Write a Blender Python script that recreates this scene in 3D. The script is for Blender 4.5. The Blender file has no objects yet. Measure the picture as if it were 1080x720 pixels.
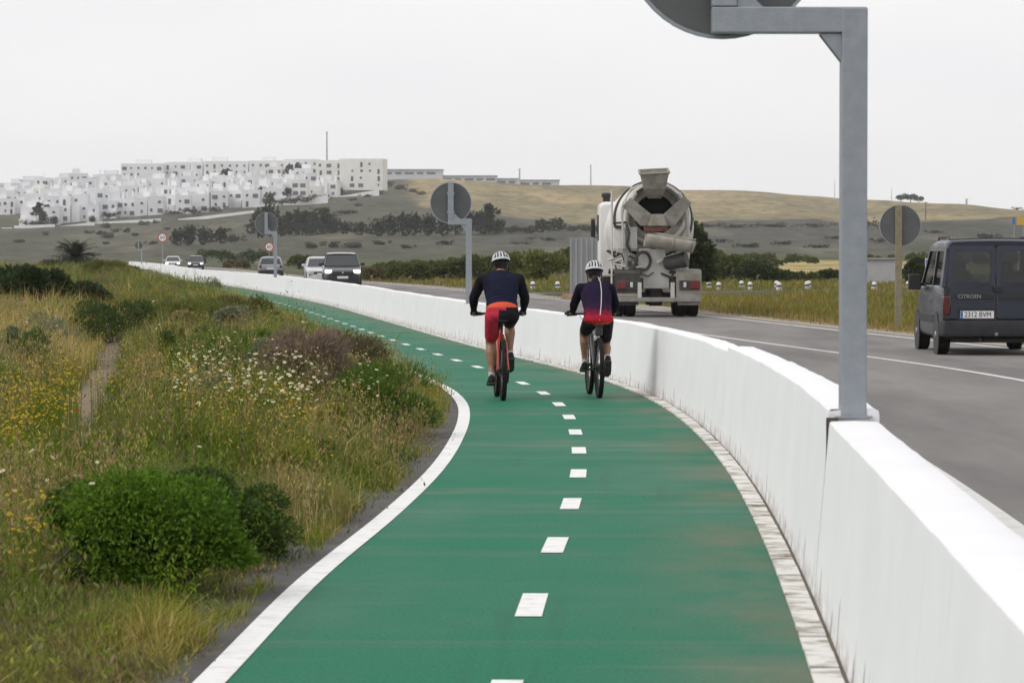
import bpy, bmesh, math, random
import numpy as np
from mathutils import Vector, Matrix
R = math.radians
sc = bpy.context.scene
COL = sc.collection
rng = np.random.default_rng(7)
random.seed(7)

# ------------------------------------------------------------------ camera, sky, sun, exposure
F = 3300.0            # focal length in photograph pixels (1080 wide)
HY = 269.0            # horizon row in the photograph
CAMZ = 1.70
cam = bpy.data.cameras.new('camera')
cam.lens = 36.0 * F / 1080.0
cam.sensor_width = 36.0
cam.clip_start = 0.5
cam.clip_end = 20000
cam.dof.use_dof = True
cam.dof.focus_distance = 38
cam.dof.aperture_fstop = 11
camo = bpy.data.objects.new('camera', cam)
COL.objects.link(camo)
camo.location = (0, 0, CAMZ)
camo.rotation_euler = (R(90) - math.atan((360 - HY) / F), 0, 0)
sc.camera = camo

SUN_EL, SUN_AZ = R(44), R(-112)      # azimuth measured clockwise from +Y
world = bpy.data.worlds.new('World')
sc.world = world
world.use_nodes = True
wn, wl = world.node_tree.nodes, world.node_tree.links
wn.clear()
sky = wn.new('ShaderNodeTexSky')
sky.sky_type = 'NISHITA'
sky.sun_disc = False
sky.sun_elevation = SUN_EL
sky.sun_rotation = SUN_AZ
sky.dust_density = 3
skm = wn.new('ShaderNodeVectorMath'); skm.operation = 'SCALE'; skm.inputs['Scale'].default_value = 0.10
wl.new(sky.outputs[0], skm.inputs[0])
tc = wn.new('ShaderNodeTexCoord')
mp = wn.new('ShaderNodeMapping'); mp.inputs['Scale'].default_value = (2.2, 2.2, 9)
wl.new(tc.outputs['Generated'], mp.inputs[0])
cn = wn.new('ShaderNodeTexNoise'); cn.inputs['Scale'].default_value = 2.0; cn.inputs['Detail'].default_value = 5
wl.new(mp.outputs[0], cn.inputs[0])
cr = wn.new('ShaderNodeValToRGB')
cr.color_ramp.elements[0].position = .3; cr.color_ramp.elements[0].color = (.90, .90, .925, 1)
cr.color_ramp.elements[1].position = .7; cr.color_ramp.elements[1].color = (.99, .985, .985, 1)
wl.new(cn.outputs[0], cr.inputs[0])
mx = wn.new('ShaderNodeMix'); mx.data_type = 'RGBA'; mx.inputs[0].default_value = 0.97
wl.new(skm.outputs[0], mx.inputs[6]); wl.new(cr.outputs[0], mx.inputs[7])
bg = wn.new('ShaderNodeBackground'); bg.inputs['Strength'].default_value = 1.04
wl.new(mx.outputs[2], bg.inputs[0])
wo = wn.new('ShaderNodeOutputWorld'); wl.new(bg.outputs[0], wo.inputs[0])

sun = bpy.data.lights.new('sun', 'SUN')
sun.energy = 1.45
sun.angle = R(26)
sun.color = (1, .95, .88)
suno = bpy.data.objects.new('sun', sun)
COL.objects.link(suno)
sd = Vector((math.sin(SUN_AZ) * math.cos(SUN_EL), math.cos(SUN_AZ) * math.cos(SUN_EL), math.sin(SUN_EL)))
suno.rotation_euler = sd.to_track_quat('Z', 'Y').to_euler()
suno.location = (-20, -20, 60)

sc.view_settings.view_transform = 'Standard'
sc.view_settings.look = 'None'
sc.view_settings.exposure = 0.0
sc.view_settings.gamma = 1.0
sc.render.engine = 'CYCLES'
sc.cycles.use_denoising = True
sc.cycles.max_bounces = 6
sc.cycles.diffuse_bounces = 3
sc.cycles.transparent_max_bounces = 8
sc.cycles.volume_bounces = 0
sc.cycles.use_adaptive_sampling = False

# ------------------------------------------------------------------ helpers
def X(px, d):
    return (px - 540.0) / F * d
def Z(py, d):
    return CAMZ - (py - HY) / F * d

def tag(o, label=None, cat=None, group=None, kind=None):
    if label: o['label'] = label
    if cat: o['category'] = cat
    if group: o['group'] = group
    if kind: o['kind'] = kind
    return o

def empty(name, loc, rz=0.0, label=None, cat=None, group=None, s=1.0):
    o = bpy.data.objects.new(name, None)
    COL.objects.link(o)
    o.location = loc
    o.rotation_euler = (0, 0, rz)
    o.scale = (s, s, s)
    o.empty_display_size = .2
    return tag(o, label, cat, group)

def copy_tree(o, parent=None):
    c = o.copy()
    COL.objects.link(c)
    c.parent = parent
    for ch in [x for x in o.children]:
        copy_tree(ch, c)
    return c

def srgb(r, g, b):
    f = lambda v: (v / 255 / 12.92) if v / 255 <= .04045 else ((v / 255 + .055) / 1.055) ** 2.4
    return (f(r), f(g), f(b), 1)

def mat(name, c, rough=.6, metal=0.0, c2=None, scale=6.0, detail=5, mixlo=.35, mixhi=.65, bump=0.0, bscale=None,
        emit=None, coat=0.0, spec=.5, obj=True, stretch=(1, 1, 1), rough2=None):
    m = bpy.data.materials.new(name)
    m.use_nodes = True
    n, l = m.node_tree.nodes, m.node_tree.links
    b = n['Principled BSDF']
    c = tuple(c)[:3] + (1,)
    b.inputs['Base Color'].default_value = c
    b.inputs['Roughness'].default_value = rough
    b.inputs['Metallic'].default_value = metal
    b.inputs['Coat Weight'].default_value = coat
    b.inputs['Specular IOR Level'].default_value = spec
    if emit:
        b.inputs['Emission Color'].default_value = tuple(emit[:3]) + (1,)
        b.inputs['Emission Strength'].default_value = emit[3]
    if c2 is not None or bump:
        t = n.new('ShaderNodeTexCoord')
        mpn = n.new('ShaderNodeMapping'); mpn.inputs['Scale'].default_value = stretch
        l.new(t.outputs['Object'], mpn.inputs[0])
        z = n.new('ShaderNodeTexNoise'); z.inputs['Scale'].default_value = scale; z.inputs['Detail'].default_value = detail
        z.inputs['Roughness'].default_value = .62
        l.new(mpn.outputs[0], z.inputs['Vector'])
        if c2 is not None:
            r = n.new('ShaderNodeValToRGB')
            r.color_ramp.elements[0].position = mixlo; r.color_ramp.elements[0].color = c
            r.color_ramp.elements[1].position = mixhi; r.color_ramp.elements[1].color = tuple(c2)[:3] + (1,)
            l.new(z.outputs[0], r.inputs[0]); l.new(r.outputs[0], b.inputs['Base Color'])
        if bump:
            z2 = n.new('ShaderNodeTexNoise'); z2.inputs['Scale'].default_value = bscale or scale * 4; z2.inputs['Detail'].default_value = 4
            l.new(mpn.outputs[0], z2.inputs['Vector'])
            bp = n.new('ShaderNodeBump'); bp.inputs['Strength'].default_value = bump; bp.inputs['Distance'].default_value = .02
            l.new(z2.outputs[0], bp.inputs['Height']); l.new(bp.outputs[0], b.inputs['Normal'])
    return m

def plant_mat(name, transl=.3, gloss=.012, sat=1.0, val=1.0):
    m = bpy.data.materials.new(name)
    m.use_nodes = True
    n, l = m.node_tree.nodes, m.node_tree.links
    n.clear()
    a = n.new('ShaderNodeAttribute'); a.attribute_name = 'tint'
    d = n.new('ShaderNodeBsdfDiffuse'); t = n.new('ShaderNodeBsdfTranslucent')
    hs = n.new('ShaderNodeHueSaturation'); hs.inputs['Saturation'].default_value = sat; hs.inputs['Value'].default_value = val; hs.inputs['Hue'].default_value = .5
    l.new(a.outputs['Color'], hs.inputs['Color']); l.new(hs.outputs[0], d.inputs[0]); l.new(hs.outputs[0], t.inputs[0])
    mxs = n.new('ShaderNodeMixShader'); mxs.inputs[0].default_value = transl
    l.new(d.outputs[0], mxs.inputs[1]); l.new(t.outputs[0], mxs.inputs[2])
    g = n.new('ShaderNodeBsdfGlossy'); g.inputs['Roughness'].default_value = .5
    m2 = n.new('ShaderNodeMixShader'); m2.inputs[0].default_value = gloss
    l.new(mxs.outputs[0], m2.inputs[1]); l.new(g.outputs[0], m2.inputs[2])
    o = n.new('ShaderNodeOutputMaterial'); l.new(m2.outputs[0], o.inputs[0])
    return m

def link(name, me, parent=None, m=None):
    o = bpy.data.objects.new(name, me)
    COL.objects.link(o)
    if parent is not None: o.parent = parent
    if m is not None:
        me.materials.clear(); me.materials.append(m)
    return o

def np_obj(name, V, Fc, m, parent=None, tint=None, smooth=False, uv=None):
    """V (n,3) and Fc (k,3 or 4) arrays -> one mesh object; tint (n,3) per-vertex colour; uv (n,2) per vertex."""
    V = np.asarray(V, np.float32); Fc = np.asarray(Fc, np.int32)
    me = bpy.data.meshes.new(name)
    k = Fc.shape[1]
    me.vertices.add(len(V)); me.vertices.foreach_set('co', V.ravel())
    me.loops.add(Fc.size); me.loops.foreach_set('vertex_index', Fc.ravel())
    me.polygons.add(len(Fc)); me.polygons.foreach_set('loop_start', np.arange(0, Fc.size, k, dtype=np.int32))
    if smooth: me.polygons.foreach_set('use_smooth', np.ones(len(Fc), bool))
    if tint is not None:
        at = me.attributes.new('tint', 'FLOAT_COLOR', 'POINT')
        c4 = np.ones((len(V), 4), np.float32); c4[:, :3] = tint
        at.data.foreach_set('color', c4.ravel())
    if uv is not None:
        u = me.uv_layers.new(name='uv')
        u.data.foreach_set('uv', np.asarray(uv, np.float32)[Fc.ravel()].ravel())
    me.update(calc_edges=True)
    me.validate()
    return link(name, me, parent, m)

class MB:
    """collects shapes and links them as ONE mesh"""
    def __init__(s): s.v = []; s.f = []; s.mi = []; s.cur = 0
    def add(s, vs, fs):
        b = len(s.v); s.v += [tuple(p) for p in vs]; s.f += [[i + b for i in f] for f in fs]; s.mi += [s.cur] * len(fs)
    def box(s, c, d, rot=None, taper=1.0, tapy=None):
        tapy = taper if tapy is None else tapy
        pts = []
        for z in (-.5, .5):
            t, ty = (taper, tapy) if z > 0 else (1, 1)
            for x, y in ((-.5, -.5), (.5, -.5), (.5, .5), (-.5, .5)):
                pts.append(Vector((x * d[0] * t, y * d[1] * ty, z * d[2])))
        if rot is not None: pts = [rot @ p for p in pts]
        c = Vector(c)
        s.add([p + c for p in pts], [(3, 2, 1, 0), (4, 5, 6, 7), (0, 1, 5, 4), (1, 2, 6, 5), (2, 3, 7, 6), (3, 0, 4, 7)])
    def tube(s, pts, rad, n=8, cap=True, sx=1.0):
        pts = [Vector(p) for p in pts]
        if not hasattr(rad, '__len__'): rad = [rad] * len(pts)
        b = len(s.v); up = None; vs = []
        for i, p in enumerate(pts):
            t = (pts[min(i + 1, len(pts) - 1)] - pts[max(i - 1, 0)])
            t = t.normalized() if t.length > 1e-9 else Vector((0, 0, 1))
            if up is None: up = t.orthogonal().normalized() if abs(t.z) > .95 else Vector((0, 0, 1))
            a = t.cross(up)
            a = a.normalized() if a.length > 1e-6 else t.orthogonal().normalized()
            c = a.cross(t).normalized(); up = c
            for k in range(n):
                th = 2 * math.pi * k / n
                vs.append(p + a * (math.cos(th) * rad[i] * sx) + c * (math.sin(th) * rad[i]))
        fs = []
        for i in range(len(pts) - 1):
            for k in range(n):
                k2 = (k + 1) % n
                fs.append((i * n + k, i * n + k2, (i + 1) * n + k2, (i + 1) * n + k))
        if cap:
            fs.append(tuple(range(n))[::-1]); fs.append(tuple((len(pts) - 1) * n + k for k in range(n)))
        s.add(vs, fs)
    def lathe(s, prof, axis_o, axis_d, n=24, cap=True, arc=2 * math.pi, a0=0.0):
        """prof: list of (distance along the axis, radius)"""
        o = Vector(axis_o); d = Vector(axis_d).normalized()
        a = d.orthogonal().normalized() if abs(d.z) > .95 else d.cross(Vector((0, 0, 1))).normalized()
        c = d.cross(a).normalized()
        full = arc > 6.28; m = n if full else n + 1
        vs = []; fs = []
        for (t, r) in prof:
            for k in range(m):
                th = a0 + arc * k / n
                vs.append(o + d * t + a * (math.cos(th) * r) + c * (math.sin(th) * r))
        for i in range(len(prof) - 1):
            for k in range(n):
                k2 = (k + 1) % m
                fs.append((i * m + k, i * m + k2, (i + 1) * m + k2, (i + 1) * m + k))
        if cap and full:
            if prof[0][1] > 1e-4: fs.append(tuple(range(m))[::-1])
            if prof[-1][1] > 1e-4: fs.append(tuple((len(prof) - 1) * m + k for k in range(m)))
        s.add(vs, fs)
    def disc(s, c, d, r, th, n=32):
        s.lathe([(0, r), (th, r)], c, d, n)
    def ell(s, c, r, rot=None, nu=12, nv=8):
        vs = []; fs = []; c = Vector(c)
        for j in range(nv + 1):
            ph = math.pi * j / nv
            for i in range(nu):
                th = 2 * math.pi * i / nu
                p = Vector((math.sin(ph) * math.cos(th) * r[0], math.sin(ph) * math.sin(th) * r[1], math.cos(ph) * r[2]))
                vs.append(c + (rot @ p if rot is not None else p))
        for j in range(nv):
            for i in range(nu):
                i2 = (i + 1) % nu
                fs.append((j * nu + i, (j + 1) * nu + i, (j + 1) * nu + i2, j * nu + i2))
        s.add(vs, fs)
    def prism(s, poly, y0, y1, ax='y'):
        """polygon in (x,z) extruded along y (or in (y,z) along x)"""
        n = len(poly)
        f = (lambda p, t: (p[0], t, p[1])) if ax == 'y' else (lambda p, t: (t, p[0], p[1])) if ax == 'x' else (lambda p, t: (p[0], p[1], t))
        vs = [f(p, y0) for p in poly] + [f(p, y1) for p in poly]
        fs = [tuple(range(n)), tuple(range(2 * n - 1, n - 1, -1))] + [(i, i + n, (i + 1) % n + n, (i + 1) % n) for i in range(n)]
        s.add(vs, fs)
    def loft(s, rings, cap=True, closed=True):
        n = len(rings[0]); vs = [p for r in rings for p in r]; fs = []
        for i in range(len(rings) - 1):
            for k in range(n if closed else n - 1):
                k2 = (k + 1) % n
                fs.append((i * n + k, i * n + k2, (i + 1) * n + k2, (i + 1) * n + k))
        if cap:
            fs.append(tuple(range(n))[::-1]); fs.append(tuple((len(rings) - 1) * n + k for k in range(n)))
        s.add(vs, fs)
    def build(s, name, m, parent=None, smooth=True, ang=35, sub=0, bevel=0.0, xf=None):
        me = bpy.data.meshes.new(name)
        vs = s.v if xf is None else [tuple(xf @ Vector(p)) for p in s.v]
        me.from_pydata(vs, [], s.f)
        bm = bmesh.new(); bm.from_mesh(me)
        for i, f in enumerate(bm.faces): f.material_index = s.mi[i]
        bmesh.ops.recalc_face_normals(bm, faces=bm.faces[:])
        bm.to_mesh(me); bm.free()
        ms = m if isinstance(m, (list, tuple)) else [m]
        for q in ms: me.materials.append(q)
        if smooth:
            me.polygons.foreach_set('use_smooth', [True] * len(me.polygons))
            if not sub: me.set_sharp_from_angle(angle=R(ang))
        o = bpy.data.objects.new(name, me); COL.objects.link(o)
        if parent is not None: o.parent = parent
        if bevel:
            b = o.modifiers.new('bevel', 'BEVEL'); b.width = bevel; b.segments = 2; b.limit_method = 'ANGLE'; b.angle_limit = R(40)
        if sub:
            u = o.modifiers.new('sub', 'SUBSURF'); u.levels = sub; u.render_levels = sub
        return o

def vnoise(x, y, seed=0):
    """smooth value noise in 0..1"""
    x = np.asarray(x, float); y = np.asarray(y, float)
    xi = np.floor(x).astype(np.int64); yi = np.floor(y).astype(np.int64)
    fx = x - xi; fy = y - yi
    fx = fx * fx * (3 - 2 * fx); fy = fy * fy * (3 - 2 * fy)
    def h(a, b):
        n = (a * 374761393 + b * 668265263 + seed * 144269504) & 0xffffffff
        n = ((n ^ (n >> 13)) * 1274126177) & 0xffffffff
        return ((n ^ (n >> 16)) & 0xffff) / 65535.0
    return (h(xi, yi) * (1 - fx) + h(xi + 1, yi) * fx) * (1 - fy) + (h(xi, yi + 1) * (1 - fx) + h(xi + 1, yi + 1) * fx) * fy
def fnoise(x, y, seed=0):
    return .55 * vnoise(x, y, seed) + .3 * vnoise(x * 2.1, y * 2.1, seed + 1) + .15 * vnoise(x * 4.3, y * 4.3, seed + 2)

# ------------------------------------------------------------------ plan of the place
def zg(d):                    # the path rises a little towards the camera
    t = np.clip((np.asarray(d, float) - 13) / 27, 0, 1)
    return .10 * (1 - t * t * (3 - 2 * t))
def pch(xs, ys):
    """monotone-ish smooth curve through the points (Catmull-Rom, finite slopes)"""
    xs = np.array(xs, float); ys = np.array(ys, float)
    m = np.gradient(ys, xs)
    def f(x):
        x = np.asarray(x, float)
        i = np.clip(np.searchsorted(xs, x) - 1, 0, len(xs) - 2)
        h = xs[i + 1] - xs[i]; t = (x - xs[i]) / h
        out = (2*t**3 - 3*t**2 + 1) * ys[i] + (t**3 - 2*t**2 + t) * h * m[i] + (-2*t**3 + 3*t**2) * ys[i+1] + (t**3 - t**2) * h * m[i+1]
        out = np.where(x < xs[0], ys[0] + m[0] * (x - xs[0]), out)
        return np.where(x > xs[-1], ys[-1] + m[-1] * (x - xs[-1]), out)
    return f
RE = pch([-30, 0, 6, 11.7, 15.1, 17.9, 21.1, 25, 29, 36, 42.2, 51.5, 57.9, 75.8, 112, 124.6, 170, 193.6, 280, 374, 430],
         [-1.0, .45, .82, 1.13, 1.31, 1.43, 1.555, 1.67, 1.72, 1.66, 1.28, .11, -.70, -2.75, -7.0, -8.7, -15.3, -19.4, -31, -44.2, -53])
LE = pch([-30, 0, 6, 11.7, 15.1, 19.5, 23.2, 28.5, 32, 35.3, 38.5, 43.5, 51.5, 58, 81, 98.5, 124.6, 170, 193.6, 280, 374, 430],
         [-3.1, -1.68, -1.42, -1.18, -1.06, -.81, -.65, -.55, -.545, -.61, -.78, -1.28, -2.2, -3.0, -5.8, -8.0, -11.5, -18.2, -22.2, -33.8, -47, -55.8])
_d = np.arange(-60, 461, .5); _r = RE(_d); _k = np.exp(-.5 * (np.arange(-12, 13) * .5 / 2.4) ** 2); _k /= _k.sum()
_r = np.convolve(np.pad(_r, 12, mode='reflect', reflect_type='odd'), _k, 'valid')
RE = pch(_d[::3], _r[::3])
def wall_h(d): return np.interp(d, [8, 14, 26, 45, 60], [.86, .85, .82, .80, .78])
def ROADZ(d): return np.interp(d, [0, 400], [.14, .14])

# terrain: height of the land (as picture row at a distance, for picture columns)
TC = np.array([-260, 0, 100, 200, 300, 400, 450, 600, 740, 900, 1000, 1080, 1400], float)
TD = np.array([260, 400, 600, 850, 1080, 1300, 1500, 1750, 2300, 6000], float)
TY = np.array([
 [290.6] * 13,
 [283, 283, 283, 283, 283, 283, 283, 280, 276, 275, 275, 275, 275],
 [272, 272, 272, 271, 270, 268, 268, 267, 268, 268, 267, 265, 262],
 [258, 258, 256, 252, 247, 244, 244, 248, 251, 251, 248, 246, 240],
 [245, 245, 240, 234, 226, 214, 222, 236, 235, 233, 230, 228, 222],
 [226, 225, 218, 212, 206, 203, 203, 215, 217, 221, 222, 225, 224],
 [209, 207, 199, 195, 193, 192, 190, 196, 202, 210, 216, 222, 226],
 [212, 210, 203, 200, 198, 195, 193, 200, 206, 214, 220, 226, 230],
 [240] * 13,
 [268] * 13], float)
TZ = CAMZ - (TY - HY) / F * TD[:, None]
def terrain(x, y):
    x = np.asarray(x, float); y = np.asarray(y, float)
    r = np.hypot(x, y)
    c = np.where(y > 1e-3, 540 + F * x / np.maximum(y, 1e-3), np.where(x > 0, 1400, -260))
    c = np.clip(c, TC[0], TC[-1]); d = np.clip(r, TD[0], TD[-1])
    ci = np.clip(np.searchsorted(TC, c) - 1, 0, len(TC) - 2); di = np.clip(np.searchsorted(TD, d) - 1, 0, len(TD) - 2)
    tc_ = (c - TC[ci]) / (TC[ci + 1] - TC[ci]); td = (d - TD[di]) / (TD[di + 1] - TD[di])
    tc_ = tc_ * tc_ * (3 - 2 * tc_)
    z = (TZ[di, ci] * (1 - tc_) + TZ[di, ci + 1] * tc_) * (1 - td) + (TZ[di + 1, ci] * (1 - tc_) + TZ[di + 1, ci + 1] * tc_) * td
    far = np.clip((r - 300) / 500, 0, 1)
    z = z + far * ((fnoise(x / 60, y / 60, 5) - .5) * 3.2 + (fnoise(x / 19, y / 19, 9) - .5) * 1.0)
    # near field
    near = zg(np.clip(y, 0, 500))
    left = np.clip((LE(y) - .45 - x) / 1.2, 0, 1)
    right = np.clip((x - RE(y) - .35) / .5, 0, 1)
    bank = np.clip((LE(y) - .45 - x) / 1.7, 0, 1); bank = bank * bank * (3 - 2 * bank) * np.clip((y - 17) / 14, 0, 1) * .24 * np.clip((300 - y) / 80, 0, 1)
    bump = bank + left * ((fnoise(x / 2.3, y / 5.0, 3) - .45) * .26) * np.clip(y / 20, .3, 1) + left * np.exp(-((y - 205) / 60) ** 2) * .35 * np.clip((LE(y) - x) / 4, 0, 1)
    zn = near + np.where(x > RE(y) + .2, right * (ROADZ(y) - near), bump) - np.where((x > LE(y) - .5) & (x < RE(y) + 10.2), .05, 0)
    k = np.clip((r - 240) / 60, 0, 1)
    return np.where(r < 240, zn, zn * (1 - k) + z * k)

def build_ground():
    cols = np.concatenate([np.arange(-330, -60, 30), np.arange(-60, 1141, 5), np.arange(1150, 1500, 30)])
    th = np.arctan((cols - 540) / F)
    side = np.concatenate([np.linspace(th[-1], math.pi * 2 + th[0], 60)[1:-1]])
    th = np.concatenate([th, side])
    rr = np.concatenate([[.6, 2, 4, 6, 8], np.arange(9, 60, .6), np.arange(60, 130, 1.5), np.arange(130, 300, 4), np.arange(300, 700, 10), np.arange(700, 1600, 12),
                         np.arange(1600, 2400, 60), [2500, 2650]])
    A, B = np.meshgrid(th, rr)
    x = B * np.sin(A); y = B * np.cos(A)
    z = terrain(x, y)
    n = len(th); V = np.stack([x, y, z], -1).reshape(-1, 3)
    i, j = np.meshgrid(np.arange(n), np.arange(len(rr) - 1)); i = i.ravel(); j = j.ravel(); i2 = (i + 1) % n
    Fc = np.stack([j * n + i, j * n + i2, (j + 1) * n + i2, (j + 1) * n + i], -1)
    V = np.vstack([V, [[0, 0, float(zg(0)) - .06]]]); c = len(V) - 1
    # land use as base colour: scrub, golden corn field, dark pasture, dry verge
    px = np.where(y > 1, 540 + F * x / np.maximum(y, 1), np.where(x > 0, 2000, -900)); r = B
    def s(a, b, v): t = np.clip((v - a) / (b - a), 0, 1); return t * t * (3 - 2 * t)
    col = np.zeros(x.shape + (3,)); 
    verge = np.array([.085, .075, .045]); scrub = np.array([.080, .078, .056]); dark = np.array([.070, .068, .058]); gold = np.array([.285, .225, .125]); olive = np.array([.125, .12, .06]); green = np.array([.07, .09, .03]); straw = np.array([.34, .27, .12])
    n1 = fnoise(x / 45, y / 90, 21); n2 = fnoise(x / 12, y / 30, 22)
    col[:] = verge
    m = s(150, 320, r)[..., None]; col = col * (1 - m) + (green * .6 + scrub * .4) * m
    m = s(420, 640, r)[..., None]; col = col * (1 - m) + scrub * m
    m = (s(640, 800, r) * s(380, 520, px))[..., None]; col = col * (1 - m) + dark * m
    edge = 1075 + (n1 - .5) * 60 + 20 * np.sin(px / 60)
    m = (s(-6, 6, r - edge) * s(-10, 12, px - (440 - (r - 1080) * .02 + (n2 - .5) * 40)))[..., None]
    col = col * (1 - m) + (gold * (1 - .55 * s(.45, .7, n1)[..., None]) + olive * .55 * s(.45, .7, n1)[..., None]) * m
    n3 = fnoise(x / 30, y / 110, 41); m = (s(-6, 6, r - edge) * s(440, 460, px) * s(.5, .62, n3))[..., None]; col = col * (1 - .6 * m) + np.array([.15, .135, .075]) * .6 * m
    n4 = fnoise(x / 22, y / 160, 43); m = (s(450, 600, r) * (1 - s(1040, 1075, r)) * s(.52, .62, n4))[..., None]; col = col * (1 - .6 * m) + np.array([.060, .066, .045]) * .6 * m
    m = (s(450, 600, r) * (1 - s(1040, 1075, r)) * s(.36, .28, n4) if False else (s(450, 600, r) * (1 - s(1040, 1075, r)) * (1 - s(.32, .40, n4))))[..., None]; col = col * (1 - .5 * m) + np.array([.145, .135, .095]) * .5 * m
    m = (s(1120, 1260, r) * (1 - s(425, 445, px)))[..., None]; col = col * (1 - .35 * m) + olive * .35 * m
    m = (s(236, 250, r) * (1 - s(395, 430, r)) * s(800, 830, px) * (1 - s(1010, 1100, px)))[..., None]; col = col * (1 - m) + straw * m
    tx = np.interp(y, [20, 27, 34, 42.6, 49, 60], [-2.85, -3.75, -4.5, -5.5, -6.25, -7.6])
    m = (np.exp(-((x - tx) / .17) ** 4) * s(22, 26, y) * (1 - s(54, 60, y)))[..., None]; col = col * (1 - m) + np.array([.20, .155, .105]) * m
    col *= (.8 + .4 * n2)[..., None]
    T = np.vstack([col.reshape(-1, 3), [verge]])
    Ff = np.vstack([Fc, np.stack([np.full(n, c), np.arange(n), (np.arange(n) + 1) % n, (np.arange(n) + 1) % n], -1)])
    # the centre fan as triangles is folded into degenerate quads: use a separate tiny ring instead
    Ff = Ff[:len(Fc)]
    m = bpy.data.materials.new('ground'); m.use_nodes = True
    nn, ll = m.node_tree.nodes, m.node_tree.links
    b = nn['Principled BSDF']; b.inputs['Roughness'].default_value = .95; b.inputs['Specular IOR Level'].default_value = .1
    a = nn.new('ShaderNodeAttribute'); a.attribute_name = 'tint'
    tcd = nn.new('ShaderNodeTexCoord')
    mpg = nn.new('ShaderNodeMapping'); mpg.inputs['Scale'].default_value = (1, .45, 1)
    ll.new(tcd.outputs['Object'], mpg.inputs[0])
    z1 = nn.new('ShaderNodeTexNoise'); z1.inputs['Scale'].default_value = .22; z1.inputs['Detail'].default_value = 9; z1.inputs['Roughness'].default_value = .7
    ll.new(mpg.outputs[0], z1.inputs['Vector'])
    mr = nn.new('ShaderNodeMapRange'); mr.inputs['From Min'].default_value = .3; mr.inputs['From Max'].default_value = .7; mr.inputs['To Min'].default_value = .40; mr.inputs['To Max'].default_value = 1.6
    ll.new(z1.outputs[0], mr.inputs[0])
    vm = nn.new('ShaderNodeVectorMath'); vm.operation = 'SCALE'
    ll.new(a.outputs['Color'], vm.inputs[0]); ll.new(mr.outputs[0], vm.inputs['Scale']); ll.new(vm.outputs[0], b.inputs['Base Color'])
    o = np_obj('ground', V, Ff, m, tint=T, smooth=True)
    tag(o, kind='structure')
build_ground()

# ------------------------------------------------------------------ path, kerb, wall, road
def strip(name, d, xa, xb, z, m, nx=1, kind='structure'):
    """a sheet between two edges xa(d), xb(d); uv = (metres across, metres along)"""
    d = np.asarray(d, float); A = np.stack([xa, d, np.zeros_like(d)], -1); Bq = np.stack([xb, d, np.zeros_like(d)], -1)
    mid = (A + Bq) / 2; seg = np.concatenate([[0], np.cumsum(np.linalg.norm(np.diff(mid, axis=0), axis=1))])
    V = []; U = []
    for k in range(nx + 1):
        t = k / nx; p = A * (1 - t) + Bq * t; p[:, 2] = z; V.append(p)
        U.append(np.stack([np.linalg.norm(p - A * [1, 1, 0] - np.stack([np.zeros_like(d), np.zeros_like(d), p[:, 2]], -1), axis=1) if k else np.zeros_like(d), seg], -1))
    n = len(d); V = np.concatenate(V); U = np.concatenate(U)
    i, k = np.meshgrid(np.arange(n - 1), np.arange(nx)); i = i.ravel(); k = k.ravel()
    Fc = np.stack([k * n + i, (k + 1) * n + i, (k + 1) * n + i + 1, k * n + i + 1], -1)
    o = np_obj(name, V, Fc, m, uv=U, smooth=True)
    if kind: tag(o, kind=kind)
    return o
def offs(f, d, w):
    """offset a plan curve x=f(d) sideways by w metres; returns x at the same d (good for gentle curves)"""
    s = (f(d + .5) - f(d - .5))
    return f(d) + w * np.sqrt(1 + s * s)
DD = np.concatenate([np.arange(-30, 60, .5), np.arange(60, 140, 1.0), np.arange(140, 431, 2.0)])

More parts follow.
